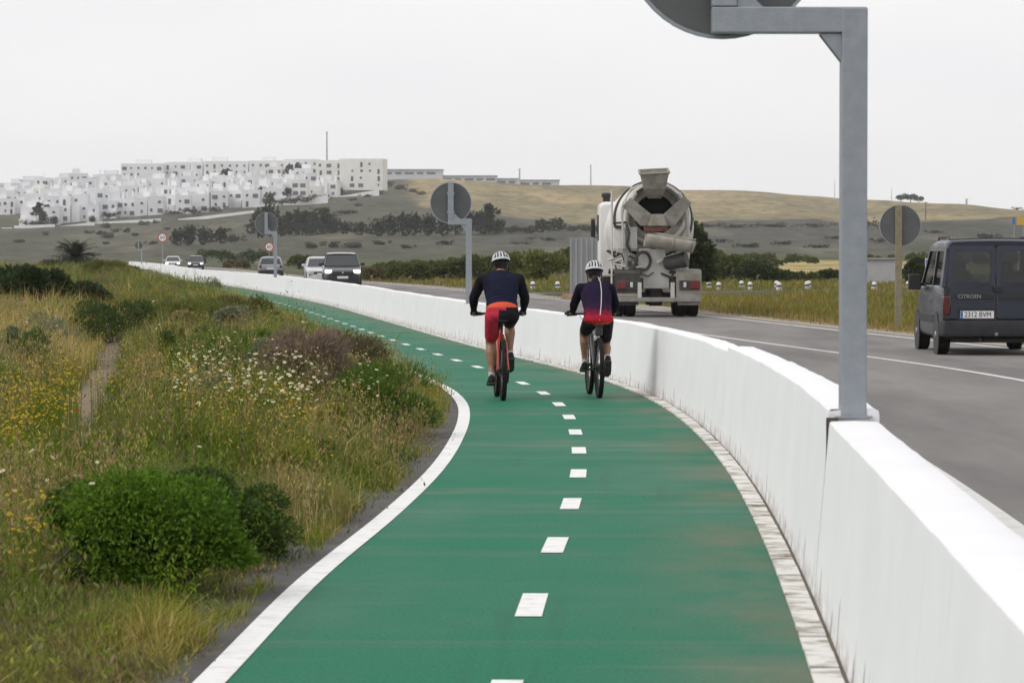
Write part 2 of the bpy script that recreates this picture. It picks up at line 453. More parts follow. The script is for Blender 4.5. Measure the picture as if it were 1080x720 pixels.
def path_material():
    m = bpy.data.materials.new('green_path'); m.use_nodes = True
    n, l = m.node_tree.nodes, m.node_tree.links
    b = n['Principled BSDF']; b.inputs['Roughness'].default_value = .7; b.inputs['Specular IOR Level'].default_value = .12
    uv = n.new('ShaderNodeUVMap'); uv.uv_map = 'uv'
    tco = n.new('ShaderNodeTexCoord')
    def noise(scale, stretch, src, det=4, ro=.6):
        mpn = n.new('ShaderNodeMapping'); mpn.inputs['Scale'].default_value = stretch
        l.new(src, mpn.inputs[0]); z = n.new('ShaderNodeTexNoise'); z.inputs['Scale'].default_value = scale; z.inputs['Detail'].default_value = det; z.inputs['Roughness'].default_value = ro
        l.new(mpn.outputs[0], z.inputs['Vector']); return z.outputs[0]
    def rng_(v, a, b_, c=0., d=1.):
        r = n.new('ShaderNodeMapRange'); r.inputs[1].default_value = a; r.inputs[2].default_value = b_; r.inputs[3].default_value = c; r.inputs[4].default_value = d
        l.new(v, r.inputs[0]); return r.outputs[0]
    def mix(fac, a, b_, isA=True):
        x = n.new('ShaderNodeMix'); x.data_type = 'RGBA'
        if hasattr(fac, 'links'): l.new(fac, x.inputs[0])
        else: x.inputs[0].default_value = fac
        for v, i in ((a, 6), (b_, 7)):
            if hasattr(v, 'links'): l.new(v, x.inputs[i])
            else: x.inputs[i].default_value = tuple(v)[:3] + (1,)
        return x.outputs[2]
    def mul(a, b_):
        x = n.new('ShaderNodeMath'); x.operation = 'MULTIPLY'
        for v, i in ((a, 0), (b_, 1)):
            if hasattr(v, 'links'): l.new(v, x.inputs[i])
            else: x.inputs[i].default_value = v
        return x.outputs[0]
    O = uv.outputs[0]
    big = noise(.55, (1, .6, 1), O, 6)
    c = mix(rng_(big, .3, .7), (.006, .145, .076), (.012, .188, .100))
    fine = noise(55, (1, 1, 1), O, 3)
    c = mix(rng_(fine, .38, .66, 0, .75), c, (.006, .075, .042))
    c = mix(rng_(noise(26, (1, .6, 1), O, 4, .8), .60, .72, 0, .35), c, (.06, .17, .12))
    tyre = mul(rng_(noise(2.6, (1.6, .05, 1), O, 3), .60, .70), rng_(noise(.35, (.5, .5, 1), O, 3), .45, .6))
    c = mix(mul(tyre, .35), c, (.008, .070, .042))
    # roller seams across the path and dust
    seam = noise(1.1, (.06, 1.6, 1), O, 3, .5)
    c = mix(rng_(seam, .54, .70, 0, .75), c, (.06, .15, .10))
    dust = mul(rng_(noise(.42, (.5, 1.6, 1), O, 5), .56, .70), rng_(noise(2.2, (.5, 2.5, 1), O, 4), .35, .65))
    c = mix(mul(dust, .8), c, (.22, .19, .145))
    sx = n.new('ShaderNodeSeparateXYZ'); l.new(O, sx.inputs[0])
    edge = mul(rng_(sx.outputs[0], 1.55, 2.35), rng_(noise(.9, (1, .55, 1), O, 6), .40, .66))
    c = mix(mul(edge, .75), c, (.19, .145, .10))
    l.new(c, b.inputs['Base Color'])
    l.new(rng_(big, .3, .7, .5, .75), b.inputs['Roughness'])
    bp = n.new('ShaderNodeBump'); bp.inputs['Strength'].default_value = .25; bp.inputs['Distance'].default_value = .01
    l.new(noise(90, (1, 1, 1), O, 2), bp.inputs['Height']); l.new(bp.outputs[0], b.inputs['Normal'])
    return m
M_PATH = path_material()
M_PAINT = mat('white_road_paint', (.78, .78, .78), .55, c2=(.52, .52, .50), scale=9, mixlo=.48, mixhi=.80)
M_ASPH_OLD = mat('old_asphalt', (.060, .057, .055), .95, c2=(.105, .098, .09), scale=3.0, bump=.4, bscale=60)
M_ROAD = mat('road_asphalt', (.150, .143, .140), .9, c2=(.225, .213, .205), scale=.7, detail=8, mixlo=.38, mixhi=.64, stretch=(1, .16, 1), bump=.2, bscale=70, spec=.2)
M_KERB = mat('kerb_stone', (.70, .69, .66), .8, c2=(.20, .155, .10), scale=5.0, mixlo=.46, mixhi=.68, bump=.3)

zs = zg(DD)
strip('path_edge_asphalt', DD, offs(LE, DD, -.34 - 0 * DD), LE(DD), zs + .002, M_ASPH_OLD)
strip('bike_path', DD, LE(DD), offs(RE, DD, .03), zs + .004, M_PATH, nx=8)
strip('path_edge_line', DD, LE(DD) - .01, offs(LE, DD, .112), zs + .008, M_PAINT)
cen = lambda d: LE(d) * .52 + RE(d) * .48 + .055
# dashes: 1 m long, 3 m apart along the path
fine = np.arange(2.0, 330, .05); cx = cen(fine); arc = np.concatenate([[0], np.cumsum(np.hypot(np.diff(fine), np.diff(cx)))])
s0 = np.interp(13.78, fine, arc)
V = []; Fc = []
k = -4
while True:
    s = s0 + 3.02 * k; k += 1
    if s < 0: continue
    if s > arc[-1] - 2: break
    dds = np.interp(np.linspace(s, s + .95, 4), arc, fine)
    base = len(V)
    for dq in dds:
        sl = float(cen(dq + .2) - cen(dq - .2)) / .4; L_ = math.hypot(1, sl)
        for sg in (-1, 1):
            V.append((float(cen(dq)) + sg * .06 / L_, dq - sg * .06 * sl / L_, float(zg(dq)) + .008))
    for q in range(3): Fc.append((base + 2*q, base + 2*q + 1, base + 2*q + 3, base + 2*q + 2))
tag(np_obj('path_dash_line', V, Fc, M_PAINT), kind='structure')

# kerb of flat white stones
kb = MB(); kd = np.arange(2, 430, .01)
karc = np.concatenate([[0], np.cumsum(np.hypot(np.diff(kd), np.diff(RE(kd))))])
s = 0.0
while s < karc[-1] - .6:
    ln = .5
    a, b_ = np.interp([s + .012, s + ln - .012], karc, kd)
    q = []
    for dq in (a, b_):
        sl = float(RE(dq + .3) - RE(dq - .3)) / .6; L_ = math.hypot(1, sl)
        for w in (.0, .112):
            q.append((float(RE(dq)) + w / L_, dq - w * sl / L_))
    h = .018 + random.uniform(-.004, .004); z0 = float(zg(a))
    kb.add([(x, y, z0 - .02) for x, y in q] + [(x, y, z0 + h) for x, y in q], [(0, 1, 5, 4), (1, 3, 7, 5), (3, 2, 6, 7), (2, 0, 4, 6), (4, 5, 7, 6)])
    s += ln if s < 200 else ln
tag(kb.build('kerb', M_KERB, smooth=False), kind='structure')
strip('kerb_bed', DD, RE(DD), offs(RE, DD, .2), zs + .012, mat('kerb_mortar', (.12, .10, .075), .95))

def wall_material():
    m = bpy.data.materials.new('whitewash'); m.use_nodes = True
    n, l = m.node_tree.nodes, m.node_tree.links
    b = n['Principled BSDF']; b.inputs['Roughness'].default_value = .8; b.inputs['Specular IOR Level'].default_value = .2
    uv = n.new('ShaderNodeUVMap'); uv.uv_map = 'uv'
    sx = n.new('ShaderNodeSeparateXYZ'); l.new(uv.outputs[0], sx.inputs[0])
    def noise(scale, stretch, det=4):
        mpn = n.new('ShaderNodeMapping'); mpn.inputs['Scale'].default_value = stretch
        l.new(uv.outputs[0], mpn.inputs[0]); z = n.new('ShaderNodeTexNoise'); z.inputs['Scale'].default_value = scale; z.inputs['Detail'].default_value = det; z.inputs['Roughness'].default_value = .65
        l.new(mpn.outputs[0], z.inputs['Vector']); return z.outputs[0]
    def rng_(v, a, b_, c=0., d=1.):
        r = n.new('ShaderNodeMapRange'); r.inputs[1].default_value = a; r.inputs[2].default_value = b_; r.inputs[3].default_value = c; r.inputs[4].default_value = d
        l.new(v, r.inputs[0]); return r.outputs[0]
    def mul(a, b_):
        x = n.new('ShaderNodeMath'); x.operation = 'MULTIPLY'
        for v, i in ((a, 0), (b_, 1)):
            if hasattr(v, 'links'): l.new(v, x.inputs[i])
            else: x.inputs[i].default_value = v
        return x.outputs[0]
    def mix(fac, a, b_):
        x = n.new('ShaderNodeMix'); x.data_type = 'RGBA'; l.new(fac, x.inputs[0])
        for v, i in ((a, 6), (b_, 7)):
            if hasattr(v, 'links'): l.new(v, x.inputs[i])
            else: x.inputs[i].default_value = tuple(v) + (1,)
        return x.outputs[2]
    c = mix(rng_(noise(1.1, (1, 1, 1), 6), .35, .7), (.83, .825, .84), (.77, .77, .795))
    # dirt splashed along the foot
    foot = mul(rng_(sx.outputs[1], .16, .0), rng_(noise(4, (1, 2, 1), 6), .38, .62))
    c = mix(mul(foot, .7), c, (.24, .21, .16))
    # short rust and algae streaks rising from the foot
    streak = mul(rng_(noise(3.2, (4.2, .3, 1), 3), .60, .66), rng_(sx.outputs[1], .24, .08))
    c = mix(mul(streak, .9), c, (.07, .065, .055))
    v1 = n.new('ShaderNodeTexVoronoi'); v1.voronoi_dimensions = '1D'; v1.inputs['Scale'].default_value = 1.25; v1.inputs['Randomness'].default_value = .75
    jx = n.new('ShaderNodeMath'); jx.operation = 'MULTIPLY_ADD'; jx.inputs[1].default_value = .022
    l.new(noise(9, (.3, 1.6, 1), 3), jx.inputs[0]); l.new(sx.outputs[0], jx.inputs[2]); l.new(jx.outputs[0], v1.inputs['W'])
    sc_ = n.new('ShaderNodeSeparateColor'); l.new(v1.outputs['Color'], sc_.inputs[0])
    hh = rng_(sc_.outputs[0], 0, 1, .05, .26)
    lt = n.new('ShaderNodeMath'); lt.operation = 'SUBTRACT'; l.new(hh, lt.inputs[0]); l.new(sx.outputs[1], lt.inputs[1])
    slot = mul(rng_(v1.outputs['Distance'], .030, .018), rng_(lt.outputs[0], -.01, .05))
    c = mix(mul(slot, .85), c, (.085, .08, .075))
    drip = mul(rng_(noise(2.0, (3.5, .3, 1), 4), .60, .72), rng_(sx.outputs[1], .3, .8))
    c = mix(mul(drip, .16), c, (.42, .42, .40))
    vo = n.new('ShaderNodeTexVoronoi'); vo.inputs['Scale'].default_value = 1.6
    l.new(uv.outputs[0], vo.inputs['Vector'])
    spot = mul(rng_(vo.outputs['Distance'], .035, .022), rng_(sx.outputs[1], .7, .1))
    c = mix(mul(spot, .8), c, (.15, .14, .13))
    l.new(c, b.inputs['Base Color'])
    bp = n.new('ShaderNodeBump'); bp.inputs['Strength'].default_value = .15; bp.inputs['Distance'].default_value = .008
    l.new(noise(6, (1, 1, 1), 6), bp.inputs['Height']); l.new(bp.outputs[0], b.inputs['Normal'])
    return m
M_WALL = wall_material()
def wall_segment(d0, d1, label, dz=0.0, step=.25):
    d = np.arange(d0, d1 + step * .5, step); d[-1] = d1
    s = (RE(d + .4) - RE(d - .4)) / .8; L_ = np.sqrt(1 + s * s)
    h = wall_h(d) + dz + (fnoise(d / 2.6, d * 0, 31) - .5) * .022 + (vnoise(d / .35, d * 0, 33) - .5) * .006
    nj = (fnoise(d / 2.4, d * 0 + 7, 35) - .5) * .012
    arc_ = np.concatenate([[0], np.cumsum(np.hypot(np.diff(d), np.diff(RE(d))))]) + d0
    # profile: (offset, height, v); rounded hand-plastered arris
    prof = [(.130, -.12, -.1), (.130, .0, .0), (.147, .22, .25), (.176, .55, .6), (.196, -.03, .95), (.199, -.007, 1.0), (.206, .0, 1.02), (.32, .004, 1.1), (.415, .0, 1.2), (.428, -.006, 1.25), (.431, -.03, 1.3), (.43, .3, 1.5), (.43, -.12, 2)]
    V = []; U = []
    zb = zg(d)
    for i, (w, z, v) in enumerate(prof):
        top = 4 <= i <= 10
        zz = zb + (h + z if top else z)
        ww = w + (nj if 1 <= i <= 9 else 0)
        V.append(np.stack([RE(d) + ww / L_, d - ww * s / L_, zz], -1)); U.append(np.stack([arc_, np.full_like(d, v)], -1))
    n = len(d); Pn = len(prof)
    V = np.concatenate(V); U = np.concatenate(U)
    i, k = np.meshgrid(np.arange(n - 1), np.arange(Pn - 1)); i = i.ravel(); k = k.ravel()
    Fc = np.stack([k * n + i, k * n + i + 1, (k + 1) * n + i + 1, (k + 1) * n + i], -1)
    # end caps as quads between the front and the back of the profile
    caps = []
    for e, fl in ((0, 1), (n - 1, 0)):
        idx = [k * n + e for k in range(Pn)]
        a, b_ = 0, Pn - 1
        while b_ - a > 2:
            caps.append((idx[a], idx[a + 1], idx[b_ - 1], idx[b_])[::1 if fl else -1]); a += 1; b_ -= 1
        caps.append((idx[a], idx[a + 1], idx[b_], idx[b_])[::1 if fl else -1]) if b_ - a == 2 and False else None
    Fc = np.vstack([Fc, np.array(caps)])
    o = np_obj('low_wall', V, Fc, M_WALL, uv=U, smooth=True)
    o.data.set_sharp_from_angle(angle=R(28))
    tag(o, label, 'wall', 'low white wall between the bike path and the road')
    return o
DP1, DP2, DP3 = 14.55, 59.3, 130.0       # distances of the three wall posts
wall_segment(3, DP1 - .075, 'stretch of white wall in front of the near signpost, closest to the viewer', -.02)
wall_segment(DP1 - .035, 27.4, 'curving stretch of white wall just beyond the near signpost', .035)
wall_segment(27.42, 83, 'long stretch of white wall passing beside the two cyclists', .0)
wall_segment(83.03, 200, 'receding stretch of white wall below the oncoming black and white cars', .012, .5)
wall_segment(200.15, 425, 'farthest stretch of white wall rising beside the end of the green path', .05, 1.0)

# rust-mottled dark strip standing in for shade inside the joint under the near post
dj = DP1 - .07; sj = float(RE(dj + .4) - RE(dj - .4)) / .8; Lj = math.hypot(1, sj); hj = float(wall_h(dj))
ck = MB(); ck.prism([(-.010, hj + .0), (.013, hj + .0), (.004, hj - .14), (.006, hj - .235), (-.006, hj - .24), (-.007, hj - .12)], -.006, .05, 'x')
co = ck.build('joint_crack_shade', mat('rusty_crack_shade', (.05, .045, .04), .95, c2=(.10, .08, .06), scale=30), bpy.data.objects['low_wall'], smooth=False)
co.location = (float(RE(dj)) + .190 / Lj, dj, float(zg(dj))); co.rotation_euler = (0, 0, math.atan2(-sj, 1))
# main road: slab, lines
DR = np.concatenate([np.arange(-30, 140, 1.0), np.arange(140, 441, 3.0)])
zr = ROADZ(DR)
strip('road', DR, offs(RE, DR, .44), offs(RE, DR, 9.0), zr, M_ROAD, nx=2)
strip('road_shoulder', DR, offs(RE, DR, 8.55), offs(RE, DR, 9.5), zr + .003, mat('gravel_shoulder', (.24, .20, .155), .95, c2=(.34, .30, .24), scale=2.5, detail=8, bump=.4))
M_LINE = mat('road_line', (.60, .60, .58), .6, c2=(.40, .40, .385), scale=3, mixlo=.5, mixhi=.75)
strip('road_edge_line', DR, offs(RE, DR, 1.36), offs(RE, DR, 1.52), zr + .004, M_LINE)
strip('road_center_line', DR, offs(RE, DR, 4.78), offs(RE, DR, 4.90), zr + .004, M_LINE)
strip('road_verge_line', DR, offs(RE, DR, 8.15), offs(RE, DR, 8.29), zr + .004, M_LINE)
# side road leaving to the right beyond the truck
t = np.linspace(0, 1, 60); 
sx0 = np.array([3.2, 4.5, 6.5, 9, 13, 22, 36, 62.]); sy0 = np.array([124, 126.5, 129, 131, 133, 137, 142, 152.]); 
P = np.stack([np.interp(t, np.linspace(0, 1, 8), sx0), np.interp(t, np.linspace(0, 1, 8), sy0)], -1)
for _ in range(6): P[1:-1] = (P[:-2] + P[2:] + 2 * P[1:-1]) / 4
T_ = np.gradient(P, axis=0); T_ /= np.linalg.norm(T_, axis=1)[:, None]; N_ = np.stack([-T_[:, 1], T_[:, 0]], -1)
wn_ = np.interp(t, [0, .12, .3, 1], [7.5, 6.5, 4.5, 4])
def sheet(name, A, B_, z, m):
    n = len(A); V = np.vstack([np.c_[A, np.full(n, z)], np.c_[B_, np.full(n, z)]]); i = np.arange(n - 1)
    tag(np_obj(name, V, np.stack([i, i + 1, n + i + 1, n + i], -1), m), kind='structure')
SIDE_P, SIDE_W = P.copy(), wn_.copy()
sheet('side_road', P - N_ * wn_[:, None], P + N_ * wn_[:, None] * .8, .137, M_ROAD)
M_SOIL = mat('bare_soil', (.17, .10, .065), .95, c2=(.26, .17, .11), scale=1.5)
# ------------------------------------------------------------------ signposts on the wall
M_GALV = mat('galvanised_steel', (.285, .31, .35), .55, .35, c2=(.335, .355, .39), scale=14, detail=8, bump=.08)
M_DISC = mat('sign_back', (.105, .108, .112), .6, .2, c2=(.13, .13, .135), scale=4)
M_DARK = mat('dark_rubber', (.02, .02, .021), .8)
M_BLACKP = mat('black_plastic', (.018, .018, .02), .5)
def frame_at(d):
    s = float(RE(d + .4) - RE(d - .4)) / .8
    return math.atan2(-s, 1)          # rotation about z that turns +Y along the path
def wall_sign(d, px, w_pole, top, arm_z, arm_len, disc_r, disc_c, label, plate=True):
    """offset signpost: pole on the wall, level arm to the left, upright behind the round sign"""
    xw = X(px, d); zb = float(zg(d)) + float(wall_h(d)) + .0
    root = empty('offset_signpost', (xw, d, zb), 0, label, 'road sign', 'round road signs on offset posts fixed to the white wall')
    p = MB(); h = arm_z - zb
    p.box((0, 0, h / 2), (w_pole, w_pole, h)); p.build('pole', M_GALV, root, smooth=False, bevel=.006)
    a = MB()
    a.box((-arm_len / 2 , 0, h - w_pole / 2 + .004), (arm_len + w_pole - .004, w_pole - .006, w_pole)); a.build('arm', M_GALV, root, smooth=False, bevel=.006)
    q = w_pole; g = MB()
    g.prism([(-q / 2 - .10, h - q - .001), (-q / 2 + .001, h - q - .001), (-q / 2 + .001, h - q - .13)], -q * .36, q * .36)
    g.build('gusset', M_GALV, root, smooth=False); g = MB()
    g.prism([(-arm_len + q / 2, h + .003), (-arm_len + q / 2 + .12, h + .003), (-arm_len + q / 2, h + .12)], -q * .36, q * .36)
    g.build('gusset', M_GALV, root, smooth=False)
    u = MB(); uh = top - zb - h
    u.box((-arm_len, .0, h + uh / 2 + .006), (w_pole - .004, w_pole - .004, uh)); u.build('upright', M_GALV, root, smooth=False, bevel=.006)
    s = MB(); cz = disc_c - zb
    s.lathe([(0, disc_r), (.018, disc_r), (.022, disc_r - .012), (.022, 0.001)], (-arm_len, w_pole / 2 + .012, cz), (0, 1, 0), 48)
    dsk = s.build('sign_disc', M_DISC, root)
    e = MB(); e.lathe([(-.008, disc_r - .012), (-.008, disc_r + .004), (.026, disc_r + .004), (.026, disc_r)], (-arm_len, w_pole / 2 + .012, cz), (0, 1, 0), 48, cap=False)
    e.build('rim', M_GALV, dsk)
    for zz in (cz - disc_r * .45, cz + disc_r * .45):
        c = MB(); c.box((-arm_len, .006, zz), (w_pole + .03, w_pole + .012, .04)); c.build('clamp', M_GALV, root, smooth=False)
    if plate:
        b_ = MB(); b_.box((0, 0, .004), (w_pole + .05, .15, .008)); b_.build('base_plate', M_GALV, root, smooth=False)
    return root
# near post: pole centre column 898, arm at the top of the picture, disc cut by the frame
k1 = F / DP1
wall_sign(DP1, 899.5, 27 / k1, Z(-120, DP1), Z(10, DP1), (899.5 - 763) / k1, 103 / k1, Z(-63, DP1), 'tall grey offset signpost whose big round sign is cut by the picture top')
k2 = F / DP2
wall_sign(DP2, 494.5, 6.3 / k2, Z(193, DP2), Z(231, DP2), 19 / k2, 21.7 / k2, Z(214, DP2), 'grey offset signpost with dark round sign back behind the cyclist in red shorts')
k3 = F / DP3
wall_sign(DP3, 290.5, 3.4 / k3, Z(224, DP3), Z(244, DP3), 9.5 / k3, 12 / k3, Z(236, DP3), 'small grey offset signpost with round dark sign by the silver hatchback', False)
DP4 = 330.
wall_sign(DP4, 149.5, 1.3 / (F / DP4), Z(254, DP4), Z(263, DP4), .32, 4.2 / (F / DP4), Z(259, DP4), 'tiny far offset signpost with dark round back above the end of the wall', False)

# road sign on a pale timber-coloured post, right of the road
M_TAN = mat('weathered_post', (.27, .24, .16), .8, c2=(.20, .17, .11), scale=12)
d = 66.0; k = F / d
rs = empty('round_road_sign', (X(947.5, d), d, .12), 0, 'round road sign seen from behind on a weathered tan post beside the grey van', 'road sign')
p = MB(); p.box((0, 0, (Z(217, d) - .12) / 2), (7 / k, .06, Z(217, d) - .12)); p.build('post', M_TAN, rs, smooth=False, bevel=.005)
s = MB(); s.lathe([(0, 21.5 / k), (.02, 21.5 / k), (.024, .001)], (.04, .045, Z(238, d) - .12), (0, 1, 0), 48); s.build('sign_disc', M_DISC, rs)
s = MB(); s.lathe([(-.01, 21.2 / k), (-.01, 21.9 / k), (.026, 21.9 / k), (.026, 21.5 / k)], (.04, .045, Z(238, d) - .12), (0, 1, 0), 48, cap=False); s.build('rim', M_GALV, rs)

# speed limit signs facing the camera
M_RED = mat('sign_red', (.50, .03, .03), .5)
M_WHITE = mat('sign_white', (.78, .78, .78), .5)
M_BLK = mat('sign_black', (.02, .02, .02), .5)
def text_mesh(name, s, size, m, parent, loc, rot=(R(90), 0, 0), ext=.002, sx=1.0):
    c = bpy.data.curves.new(name, 'FONT'); c.body = s; c.size = size; c.align_x = 'CENTER'; c.align_y = 'CENTER'; c.extrude = ext
    t = bpy.data.objects.new('tmp', c); COL.objects.link(t)
    bpy.context.view_layer.update()
    me = bpy.data.meshes.new_from_object(t.evaluated_get(bpy.context.evaluated_depsgraph_get()))
    bpy.data.objects.remove(t); me.name = name
    o = link(name, me, parent, m); o.location = loc; o.rotation_euler = rot; o.scale = (sx, 1, 1)
    return o
def limit_sign(px, d, top, r_px, base_z, num, label):
    k = F / d; r = r_px / k
    root = empty('speed_sign', (X(px, d), d, base_z), 0, label, 'road sign')
    cz = Z(top, d) - r - base_z
    p = MB(); p.box((0, .05, (cz + r) / 2), (.09, .06, cz + r)); p.build('post', M_GALV, root, smooth=False)
    s = MB(); s.disc((0, 0, cz), (0, -1, 0), r, .02, 40); s.build('red_ring', M_RED, root)
    s = MB(); s.disc((0, -.0205, cz), (0, -1, 0), r * .76, .004, 40); s.build('white_face', M_WHITE, root)
    text_mesh('number', num, r * 1.05, M_BLK, root, (0, -.027, cz))
    return root
limit_sign(284, 385, 255.5, 4.9, .14, '60', 'round red ringed speed limit sign above the silver hatchback')
limit_sign(171.5, 335, 245.5, 5.0, .14, '60', 'round red ringed speed limit sign beyond the far end of the white wall')

# ribbed grey panel at the tip of the traffic island
M_ZINC = mat('zinc_panel', (.30, .315, .33), .5, .4, c2=(.36, .37, .385), scale=2, stretch=(3, 1, .5))
d = 112.; k = F / d
gp = empty('ribbed_panel', (X(618, d), d, .13), 0, 'upright grey ribbed metal panel standing left of the cement mixer', 'panel')
b_ = MB(); w = 34 / k; h = Z(251, d) - .13; x = -w / 2; pts = []
nr = 6
for i in range(nr):
    a = -w / 2 + w * i / nr; e = w / nr
    pts += [(a, 0), (a + e * .35, 0), (a + e * .45, .05), (a + e * .85, .05), (a + e * .95, 0)]
pts.append((w / 2, 0))
poly = pts + [(q[0], q[1] + .012) for q in pts[::-1]]
b_.prism(poly, .12, h, 'z'); b_.build('panel_sheet', M_ZINC, gp, smooth=False)
for sx_ in (-w * .36, w * .36):
    q = MB(); q.box((sx_, .10, h / 2), (.08, .06, h)); q.build('post', M_GALV, gp, smooth=False)
# low soil island the panel stands on
isl = MB(); ring = []
for t_ in np.linspace(0, 2 * math.pi, 28, endpoint=False):
    ring.append((1.15 + 1.65 * math.cos(t_), .2 + 5.0 * math.sin(t_)))
isl.add([(x_, y_, 0) for x_, y_ in ring] + [(x_ * .96 + .04, y_ * .96, .16) for x_, y_ in ring] + [(1.15, .2, .26)],
        [(i, (i + 1) % 28, 28 + (i + 1) % 28, 28 + i) for i in range(28)] + [(28 + i, 28 + (i + 1) % 28, 56) for i in range(28)])
io = isl.build('traffic_island', M_SOIL); io.location = (X(618, d) - .4, d, .13); tag(io, kind='structure')

# short white marker posts with a black band along the side road
M_BOLL = mat('marker_white', (.70, .70, .72), .5)
def marker():
    r0 = empty('marker_post', (0, 0, 0), 0, 'x', 'bollard', 'white marker posts with black bands lining the side road')
    a = MB(); a.lathe([(0, .15), (.14, .15), (.16, .13)], (0, 0, 0), (0, 0, 1), 12); a.build('foot_section', M_BOLL, r0)
    a = MB(); a.lathe([(.16, .125), (.27, .115)], (0, 0, 0), (0, 0, 1), 12, cap=False); a.build('black_band', mat('marker_band', (.03, .035, .06), .6), r0)
    a = MB(); a.lathe([(.27, .13), (.36, .12), (.41, .07), (.425, .001)], (0, 0, 0), (0, 0, 1), 12); a.build('head_cap', M_BOLL, r0)
    return r0
mk = [(562, 305), (588, 305), (747.5, 304.5), (758, 306), (782, 304), (791, 305.5), (819, 304), (821.5, 306), (851, 305), (853, 304), (888, 304), (922, 305.5), (958, 304.5), (962, 304.5)]
m0 = marker()
places = ['between the two cyclists, nearer the navy-backed rider', 'just left of the ribbed grey panel', 'first marker post beside the mixer tail lights', 'second marker post from the mixer tail lights',
          'third marker post from the mixer', 'fourth marker post from the mixer', 'front post of the third pair from the mixer', 'rear post of the third pair from the mixer',
          'front post of the pair left of the pole', 'rear post of the pair left of the pole', 'partly covered by the tall near pole', 'in front of the pale plastered shed', 'beside the tan sign post', 'just right of the tan sign post']
for i, (px, py) in enumerate(mk):
    d = 1.57 * F / (py - HY)
    o = m0 if i == 0 else copy_tree(m0)
    o.location = (X(px, d), d, .13); o.scale = (.85,) * 3
    pl = places[i]
    o['label'] = ('white black-banded marker post ' + pl) if 'marker post' not in pl else 'black banded ' + pl

# ------------------------------------------------------------------ vegetation: grass, flowers
M_GRASS = plant_mat('grass_blades', .32, sat=1.12, val=1.16)
M_VERGE = plant_mat('verge_leaves', .35, sat=1.10, val=1.25)
M_LEAF = plant_mat('leaves', .28)
M_FLOW = plant_mat('petals', .2, .02)
M_BARK = mat('bark', (.06, .045, .03), .95, c2=(.10, .08, .055), scale=14)

def blades(name, P, h, w, lean, col, m=M_GRASS, ang=None):
    n = len(P); a = rng.uniform(0, 2 * np.pi, n) if ang is None else ang
    D = np.stack([np.cos(a), np.sin(a), 0 * a], -1)
    # blades turn their width mostly towards +-X so that they read as blades
    b = rng.normal(0, .7, n); S = np.stack([np.cos(b), np.sin(b), 0 * b], -1)
    up = np.array([0, 0, 1.0])
    h = h[:, None]; w = w[:, None]; L_ = lean[:, None] * h
    b0 = P - S * w / 2; b1 = P + S * w / 2
    mid = P + D * L_ * .3 + up * h * .55
    m0_ = mid - S * w * .42; m1 = mid + S * w * .42
    tip = P + D * L_ + up * h * (1 - .25 * lean[:, None])
    V = np.stack([b0, b1, m0_, m1, tip], 1).reshape(-1, 3)
    i = np.arange(n)[:, None] * 5
    Fc = np.concatenate([i + [0, 1, 3], i + [0, 3, 2], i + [2, 3, 4]], 1).reshape(-1, 3)
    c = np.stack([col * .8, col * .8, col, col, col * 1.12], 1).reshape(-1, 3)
    return np_obj(name, V, Fc, m, tint=c)

# colours (linear albedo)
G1 = np.array([.075, .130, .020]); G2 = np.array([.140, .195, .030]); OL = np.array([.230, .215, .045]); ST = np.array([.52, .41, .20]); BR = np.array([.19, .125, .075]); YE = np.array([.42, .29, .02]); GY = np.array([.165, .18, .11])
def gauss(x, y, cx_, cy_, sx_, sy_): return np.exp(-((x - cx_) / sx_) ** 2 - ((y - cy_) / sy_) ** 2)
def scr(Xc, d):    # picture column / row of a ground point (used to sow the patches where they grow)
    return 540 + F * Xc / d, HY + (CAMZ - zg(d)) * F / d
def lin(c1, c2, t): return c1 * (1 - t[:, None]) + c2 * t[:, None]

def sow(n, d0, d1, pw, margin=.13, wide=.205):
    u = rng.uniform(0, 1, n)
    d = (d0 ** (1 - pw) + u * (d1 ** (1 - pw) - d0 ** (1 - pw))) ** (1 / (1 - pw))
    xr = LE(d) - margin + rng.normal(0, .03, n) + (fnoise(d / .8, d * 0, 77) - .5) * .18
    xl = -wide * d - .8
    x = xl + (xr - xl) * rng.uniform(0, 1, n)
    return x, d
def trail(x, d):   # the trodden soil trail on the left: weight of bare ground
    tx = np.interp(d, [20, 27, 34, 42.6, 49, 60], [-2.85, -3.75, -4.5, -5.5, -6.25, -7.6])
    return np.exp(-((x - tx) / (.15)) ** 4) * np.clip((d - 25) / 2, 0, 1) * np.clip((58 - d) / 6, 0, 1)
def trail_low(x, d):   # grass kept low around and in front of the trail
    tx = np.interp(d, [18, 27, 34, 42.6, 49, 60], [-2.6, -3.75, -4.5, -5.5, -6.25, -7.6])
    return np.exp(-((x - tx) / (.30)) ** 2) * np.clip((d - 17) / 4, 0, 1) * np.clip((58 - d) / 6, 0, 1)

